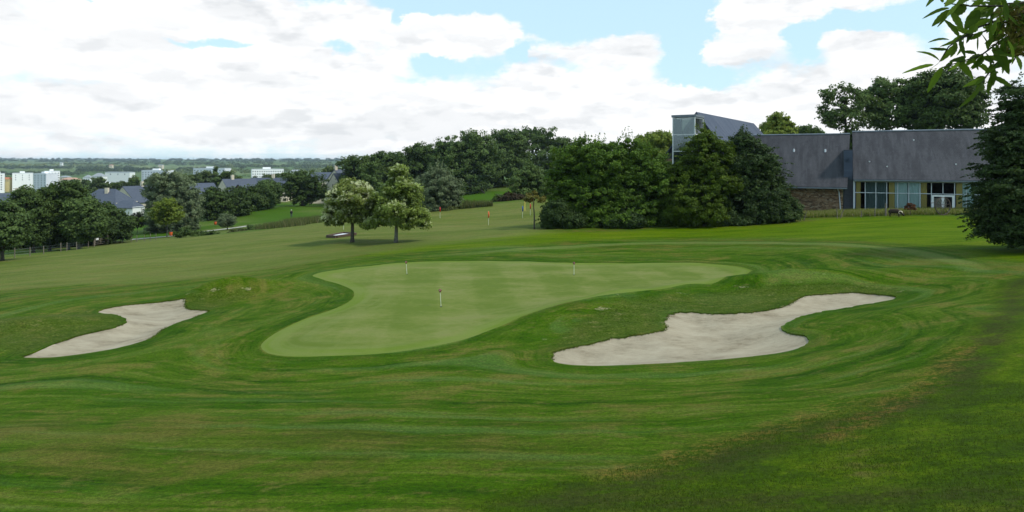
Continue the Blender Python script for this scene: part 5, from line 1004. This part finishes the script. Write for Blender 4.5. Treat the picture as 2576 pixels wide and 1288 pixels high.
def gate():
    X, Y = P2(237, 620, y0=80); X2, Y2 = P2(270.5, 615.5, y0=80); z = gz(X, Y); a = math.atan2(Y2-Y, X2-X); Lg = math.hypot(X2-X, Y2-Y); R = empty('field_gate', (X, Y, z), a); tag(R, 'wooden field gate between two stout posts, with a small white sign', 'gate')
    for x, r, h in ((0, .13, 1.35), (Lg, .16, 1.55)): MB().tube([(x, 0, -.4), (x, 0, h), (x+.02, 0, h+.12)], [r, r*.9, r*.5], 8).build('post', M['wood'], R)
    m = MB()
    for zz in (.35, .65, .95, 1.2): m.box(.14, Lg-.17, -.02, .02, zz-.03, zz+.03)
    for xx in (.18, Lg*.5, Lg-.24): m.box(xx-.04, xx+.04, .021, .05, .3, 1.24)
    m.tube([(.2, -.04, 1.15), (Lg-.3, -.04, .4)], .03, 5); m.build('gate_leaf', M['wood'], R); MB().box(.25, .72, -.07, -.045, 1.02, 1.34).build('sign', M['white'], R)
    MB().box(.30, .67, -.075, -.072, 1.17, 1.19).build('sign_text', M['zinc'], R)
gate()
# --- by the building
def wheel():
    X, Y = P2(2372, 533, y0=55, fn=hz0); Y = 69; X = WX(2372, Y); z = gz(X, Y); R = empty('iron_wheel', (X, Y, z), .18); tag(R, 'large rusty spoked iron cartwheel standing in the long grass before the glazed wing', 'wheel'); r = .92
    zc = r+.02; m = MB(); pts = [(math.cos(a)*r, 0, zc+math.sin(a)*r) for a in np.linspace(0, 2*math.pi, 49)]; V = []; Fc = []
    for i in range(48):
        a = 2*math.pi*i/48
        for rr, y in ((r, -.06), (r, .06), (r-.05, .06), (r-.05, -.06)): V.append((math.cos(a)*rr, y, zc+math.sin(a)*rr))
        for k in range(4): p = i*4+k; q = i*4+(k+1) % 4; p2 = ((i+1) % 48)*4+k; q2 = ((i+1) % 48)*4+(k+1) % 4; Fc.append((p, q, q2, p2))
    m.add(V, Fc).build('rim', M['rust'], R)
    MB().tube([(0, -.16, zc), (0, .16, zc)], .11, 12).build('hub', M['rust'], R)
    for i in range(12): a = 2*math.pi*(i+.5)/12; MB().tube([(math.cos(a)*.1, 0, zc+math.sin(a)*.1), (math.cos(a)*(r-.03), 0, zc+math.sin(a)*(r-.03))], .022, 5).build('spoke', M['rust'], R)
    MB().tube([(-r+.02, .1, zc+.35), (-r-.45, .1, zc+.33)], [.03, .04], 6).build('axle_stub', M['rust'], R)
wheel()
def skin(name, pts, edges, radii, mat, parent, sub=2, root=0):
    me = bpy.data.meshes.new(name); me.from_pydata(pts, edges, []); o = bpy.data.objects.new(name, me); C.objects.link(o); o.parent = parent; me.materials.append(mat)
    s = o.modifiers.new('skin', 'SKIN'); s.use_smooth_shade = True; o.modifiers.new('sub', 'SUBSURF').levels = sub; o.modifiers['sub'].render_levels = sub
    for i, r in enumerate(radii): v = me.skin_vertices[0].data[i]; v.radius = (r, r) if isinstance(r, (int, float)) else r; v.use_root = (i == root)
    return o
M['fleece'] = simple('dark_fleece', (.030, .020, .014), (.055, .038, .028), 9, .95, .9); M['horn'] = simple('pale_horn', (.62, .56, .44), (.45, .38, .28), 8, .5)
def ram():
    Y = 68.5; X = WX(2252, Y); R = empty('horned_ram', (X, Y, gz(X, Y)), D(-35)); tag(R, 'dark brown horned ram grazing in the long grass before the glazed wing', 'sheep')
    P = [(-.45, 0, .62), (-.15, 0, .66), (.2, 0, .66), (.42, 0, .64), (.58, 0, .50), (.70, 0, .34), (.80, 0, .18)]; Rd = [(.17, .20), (.24, .26), (.22, .26), (.17, .20), (.12, .14), (.09, .11), (.055, .06)]; Ed = [(i, i+1) for i in range(6)]
    for sx in (-.12, .12):                           # legs: shoulder/hip, joint, hock or knee, foot
        b = len(P); P += [(.34, sx, .46), (.32, sx, .26), (.34, sx, .04)]; Rd += [.075, .045, .035]; Ed += [(3, b), (b, b+1), (b+1, b+2)]
        b = len(P); P += [(-.42, sx, .44), (-.50, sx, .25), (-.44, sx, .04)]; Rd += [.09, .045, .035]; Ed += [(0, b), (b, b+1), (b+1, b+2)]
    b = len(P); P += [(-.64, 0, .56)]; Rd += [.05]; Ed += [(0, b)]
    skin('body', P, Ed, Rd, M['fleece'], R, 2, 1)
    for s in (-1, 1):
        MB().tube([(.66, s*.06, .47), (.58, s*.16, .62), (.44, s*.28, .68), (.34, s*.38, .58), (.38, s*.44, .44), (.50, s*.46, .40)], [.05, .048, .042, .034, .024, .01], 8).build('horn', M['horn'], R, True)
        MB().tube([(.62, s*.07, .40), (.58, s*.18, .36)], [.035, .012], 6).build('ear', M['fleece'], R, True)
ram()
tr('dried_shrub', 'rusty brown dried shrub in the long grass left of the iron wheel', 'shrub', 2290, 69.5, [(2288, 519, 9, 7), (2298, 521, 8, 6), (2284, 524, 7, 6)], (M['leaf_rust'], bk), 131, n=900, leaf=.14, clump=.18, r0=.03, inner=0, nb=5, keep=1)
for i, (px, by, h, ln, lb) in enumerate([(2201, 536, .9, 0, 'weathered fence post right of the downpipe, in the long grass'), (2167, 541, .7, .02, 'short fence post before the first curtain of the glazed wing'), (2021, 541, 1.0, .35, 'leaning broken post at the left end of the stone wall'), (2107, 537, 1.2, -.1, 'thin pale stake standing against the stone wall'), (2112, 540, 1.0, .5, 'slanting stake leaning before the dark link'), (2228, 536, 1.3, 0, 'stout brown post standing just left of the ram')]):
    Y = 70.5; X = WX(px, Y); r = .05+.05*(i == 5); o = MB().tube([(0, 0, -.3), (ln*h*.5, 0, h*.5), (ln*h, 0, h)], [r, r*.9, r*.8], 7).build('wooden_post', M['wood']); o.location = (X, Y, gz(X, Y)); tag(o, lb, 'post', 'old posts along the foot of the building')
# walker
M['coat'] = simple('dark_coat', (.012, .012, .016), None, 5, .9); M['skin'] = simple('skin', (.45, .28, .20), None, 5, .6); M['hair'] = simple('white_hair', (.7, .7, .66), None, 9, .8); M['trouser'] = simple('trousers', (.10, .10, .11), None, 5, .9)
def person():
    Y = 158; X = WX(733, Y); R = empty('person', (X, Y, gz(X, Y)), D(200)); tag(R, 'small white-haired person in a dark coat walking by the reeds across the valley', 'person')
    P = [(0, 0, .95), (0, .01, 1.2), (0, 0, 1.42), (0, 0, 1.50), (0, .01, 1.60), (0, .015, 1.72)]; Rd = [(.15, .11), (.14, .10), (.10, .08), .055, .085, .07]; Ed = [(i, i+1) for i in range(5)]
    for s in (-1, 1):
        b = len(P); P += [(s*.18, 0, 1.42), (s*.24, .04, 1.14), (s*.22, -.12, .92), (s*.21, -.17, .84)]; Rd += [.06, .045, .035, .03]; Ed += [(2, b), (b, b+1), (b+1, b+2), (b+2, b+3)]
        b = len(P); P += [(s*.09, 0, .88), (s*.10, -.10*s-.02, .48), (s*.10, .12*s, .07), (s*.10, .12*s-.14, .03)]; Rd += [.085, .055, .04, .035]; Ed += [(0, b), (b, b+1), (b+1, b+2), (b+2, b+3)]
    skin('body', P, Ed, Rd, M['skin'], R, 2, 0)
    m = MB(); m.lathe([(.20, .82), (.21, 1.0), (.19, 1.2), (.20, 1.38), (.10, 1.47), (.07, 1.49)], (0, 0, 0), 14); 
    for s in (-1, 1): m.tube([(s*.18, 0, 1.41), (s*.25, .04, 1.13), (s*.23, -.12, .91)], [.08, .065, .055], 8)
    m.build('coat', M['coat'], R, True); m = MB()
    for s in (-1, 1): m.tube([(s*.09, 0, .9), (s*.10, -.10*s-.02, .48), (s*.10, .12*s, .08)], [.11, .08, .065], 8)
    m.build('trousers', M['trouser'], R, True); MB().lathe([(.095, 1.60), (.115, 1.68), (.10, 1.76), (.04, 1.81)], (0, .03, 0), 12).build('hair', M['hair'], R, True)
person()
# --- chestnut overhead: the branch hanging into the top right corner
def lance(mb, b, t, w, up, rng, n=10):
    w = w*.8; b = Vector(b); t = Vector(t); ax = t-b; L_ = ax.length; ax.normalize(); s = ax.cross(up).normalized(); nn = s.cross(ax); V = []; Fc = []
    cup = rng.uniform(-.05, .12)*L_
    for i in range(n+1):
        q = i/n; p = b+ax*L_*q+nn*(math.sin(q*math.pi)*cup); ww = w*.5*(math.sin(math.pi*q**.8)**.75 if 0 < q < 1 else 0)+.0008
        z = 1 if i % 2 else .86
        V += [p+s*ww*z+nn*ww*.25, p, p-s*ww*z+nn*ww*.25]
        if i: a = (i-1)*3; Fc += [(a, a+1, a+4, a+3), (a+1, a+2, a+5, a+4)]
    mb.add(V, Fc)
def overhead():
    rng = np.random.RandomState(12); Yb = 4.6; tx, ty = 5.2, 4.4; R = empty('sweet_chestnut', (tx, ty, gz(tx, ty))); tag(R, 'sweet chestnut whose serrated leafy branch hangs into the top right corner', 'tree'); o = Vector(R.location)
    def at(cx, cy, Y=Yb): px = 2213.7+cx/4.0; py = cy/4.0; return Vector((WX(px, Y), Y, WZ(py, Y)))-o
    tk = MB().tube([(0, 0, -.4), (0, 0, .5), (.05, .05, 2.5), (0, .1, 5), (.2, 0, 7.5), (.2, 0, 9.5)], [.42, .30, .26, .21, .13, .05], 12).build('trunk', M['bark_dark'], R, True)
    br = MB(); br.tube([(0, .1, 4.3), at(2300, -80), at(1900, 60), at(1449, 150)], [.07, .045, .022, .012], 8)
    tw = [[(1449, 150), (1250, 190), (1000, 270), (870, 350), (690, 470), (600, 620)], [(1700, 250), (1449, 350), (1200, 420), (1040, 540), (880, 600), (620, 680)], [(1500, 300), (1330, 500), (1170, 640), (1060, 780), (1030, 840)], [(1449, 130), (1100, 300), (800, 390)], [(1600, -20), (1300, 60), (900, 60), (650, 30)], [(1449, 350), (1420, 480), (1330, 640)], [(1449, 150), (1380, 300), (1300, 420)], [(1600, 60), (1400, 130), (1200, 230), (1100, 200)], [(1449, 30), (1220, 40), (1090, 100)]]
    for q in tw: br.tube([at(a, b, Yb+rng.uniform(-.1, .1)) for a, b in q], np.linspace(.009, .0035, len(q)).tolist(), 5)
    br.build('branch', M['bark'], R, True)
    LV = [((700, 80), (425, 190), 50), ((700, 95), (520, 268), 80), ((700, 130), (575, 275), 30), ((800, 370), (640, 195), 85), ((710, 130), (840, 310), 130), ((700, 400), (480, 430), 45), ((870, 340), (600, 470), 52), ((690, 500), (495, 485), 50), ((600, 610), (362, 520), 58), ((540, 650), (220, 740), 48), ((630, 670), (475, 935), 92), ((600, 620), (480, 700), 34), ((760, 450), (610, 620), 72), ((840, 400), (770, 560), 70), ((870, 570), (740, 620), 60), ((770, 600), (940, 800), 115), ((730, 620), (640, 700), 52), ((980, 510), (985, 355), 92), ((1060, 430), (1100, 510), 72), ((1030, 840), (790, 1085), 72), ((1060, 780), (830, 880), 60), ((1120, 760), (1085, 945), 56), ((1190, 730), (1090, 760), 30), ((1140, 770), (1325, 875), 66), ((1130, 470), (1300, 750), 120), ((1150, 640), (1010, 580), 80), ((1020, 640), (1080, 755), 62), ((1040, 560), (920, 700), 80), ((970, 540), (830, 520), 62), ((1090, 60), (860, 200), 120), ((1000, 100), (850, 300), 140), ((1100, 200), (890, 260), 80), ((1240, 110), (1215, 10), 60), ((1230, 180), (1150, 400), 90), ((1300, 380), (1190, 430), 50), ((870, 60), (720, 170), 110), ((980, 260), (870, 335), 100), ((1110, 140), (1000, 180), 90), ((1240, 650), (1160, 690), 50), ((760, -30), (650, 70), 90), ((900, -40), (760, 60), 100), ((1050, -40), (900, 70), 110), ((1180, -30), (1080, 90), 90), ((1340, 20), (1440, 100), 90), ((1460, 20), (1360, 90), 90), ((640, 20), (600, -20), 40), ((720, 30), (640, 40), 60)]
    m = MB()
    for b, t, w in LV:
        d1 = rng.uniform(-.12, .12); lance(m, at(b[0], b[1], Yb+d1), at(t[0], t[1], Yb+d1+rng.uniform(-.10, .10)), w/4/F*Yb, Vector((rng.normal()*.5, -1, .5+rng.normal()*.4)), rng)
    for q in tw:
        for k in range(len(q)-1):
            for j in range(4):
                t = rng.rand(); a = (q[k][0]*(1-t)+q[k+1][0]*t, q[k][1]*(1-t)+q[k+1][1]*t)
                if a[0] < 760: continue
                th = math.pi*.75+rng.normal()*.75; l = rng.uniform(110, 200); y = Yb+rng.uniform(-.15, .2); lance(m, at(a[0], a[1], y), at(a[0]+l*math.cos(th), a[1]+l*math.sin(th), y+rng.uniform(-.08, .08)), rng.uniform(45, 85)/4/F*Yb, Vector((rng.normal()*.6, -1, .4+rng.normal()*.3)), rng)
    for i in range(170):                             # leaves massed out of the frame and toward the stem
        a = (rng.uniform(1150, 2600), rng.uniform(-900, 420)) if i % 3 else (rng.uniform(600, 2400), rng.uniform(-1200, -120)); y = Yb+rng.uniform(-.5, .6); th = rng.uniform(0, 6.28); l = rng.uniform(150, 280)
        lance(m, at(a[0], a[1], y), at(a[0]+l*math.cos(th), a[1]+abs(l*math.sin(th)), y+rng.uniform(-.08, .08)), rng.uniform(50, 90)/4/F*Yb, Vector((rng.normal()*.5, -1, .4)), rng)
    mo = m.build('foliage', M['leaf_near'], R); mo.data.attributes.new('lv', 'FLOAT', 'FACE').data.foreach_set('value', np.repeat(rng.rand(len(mo.data.polygons)//20+1), 20)[:len(mo.data.polygons)].astype(np.float32))
    n = 1900; cc = np.array([at(rng.uniform(1270, 1750) if i % 5 else rng.uniform(1150, 1500), rng.uniform(60, 560), Yb+rng.uniform(-.15, .3)) for i in range(n)]); v, f = leaves(cc, rng.normal(size=(n, 3)), .05, .012, rng); mesh_obj('catkins', v, f, M['leaf_olive'], R, fattr=dict(lv=rng.rand(n)))
    lob = [(.6, -2.2, 6.5, 2.6, 2.6, 1.8), (2.2, -.4, 6.2, 2.6, 2.4, 2.0), (1.2, -3.6, 7.4, 2.4, 2.2, 1.6), (.8, -1.6, 8.4, 2.6, 2.4, 1.4)]; P, N_, lv = crown_points(lob, 14000, .6, rng); v, f = leaves(P, N_, .17, .055, rng); mesh_obj('crown', v, f, M['leaf_near'], R, fattr=dict(lv=lv))
M['leaf_near'] = leafmat('leaf_near', (.045, .095, .015), (.095, .19, .025), (.17, .30, .04), .5); overhead()
# ------------------------------------------------------------------ the air over the valley
def haze():
    m = bpy.data.materials.new('haze'); m.use_nodes = True; N = m.node_tree.nodes; L = m.node_tree.links; N.clear(); o = N.new('ShaderNodeOutputMaterial'); v = N.new('ShaderNodeVolumePrincipled')
    v.inputs['Color'].default_value = (.72, .84, 1, 1); v.inputs['Density'].default_value = 7e-5; v.inputs['Anisotropy'].default_value = .2; L.new(v.outputs[0], o.inputs['Volume'])
    b = MB().box(-9200, 9200, -9200, 9200, HZ0, 32).build('haze', m); tag(b, 'thin blue haze over the far hills', 'haze', kind='stuff')
HZ0 = min(float(v.co.z) for v in bpy.data.objects['ground'].data.vertices)-1
haze()
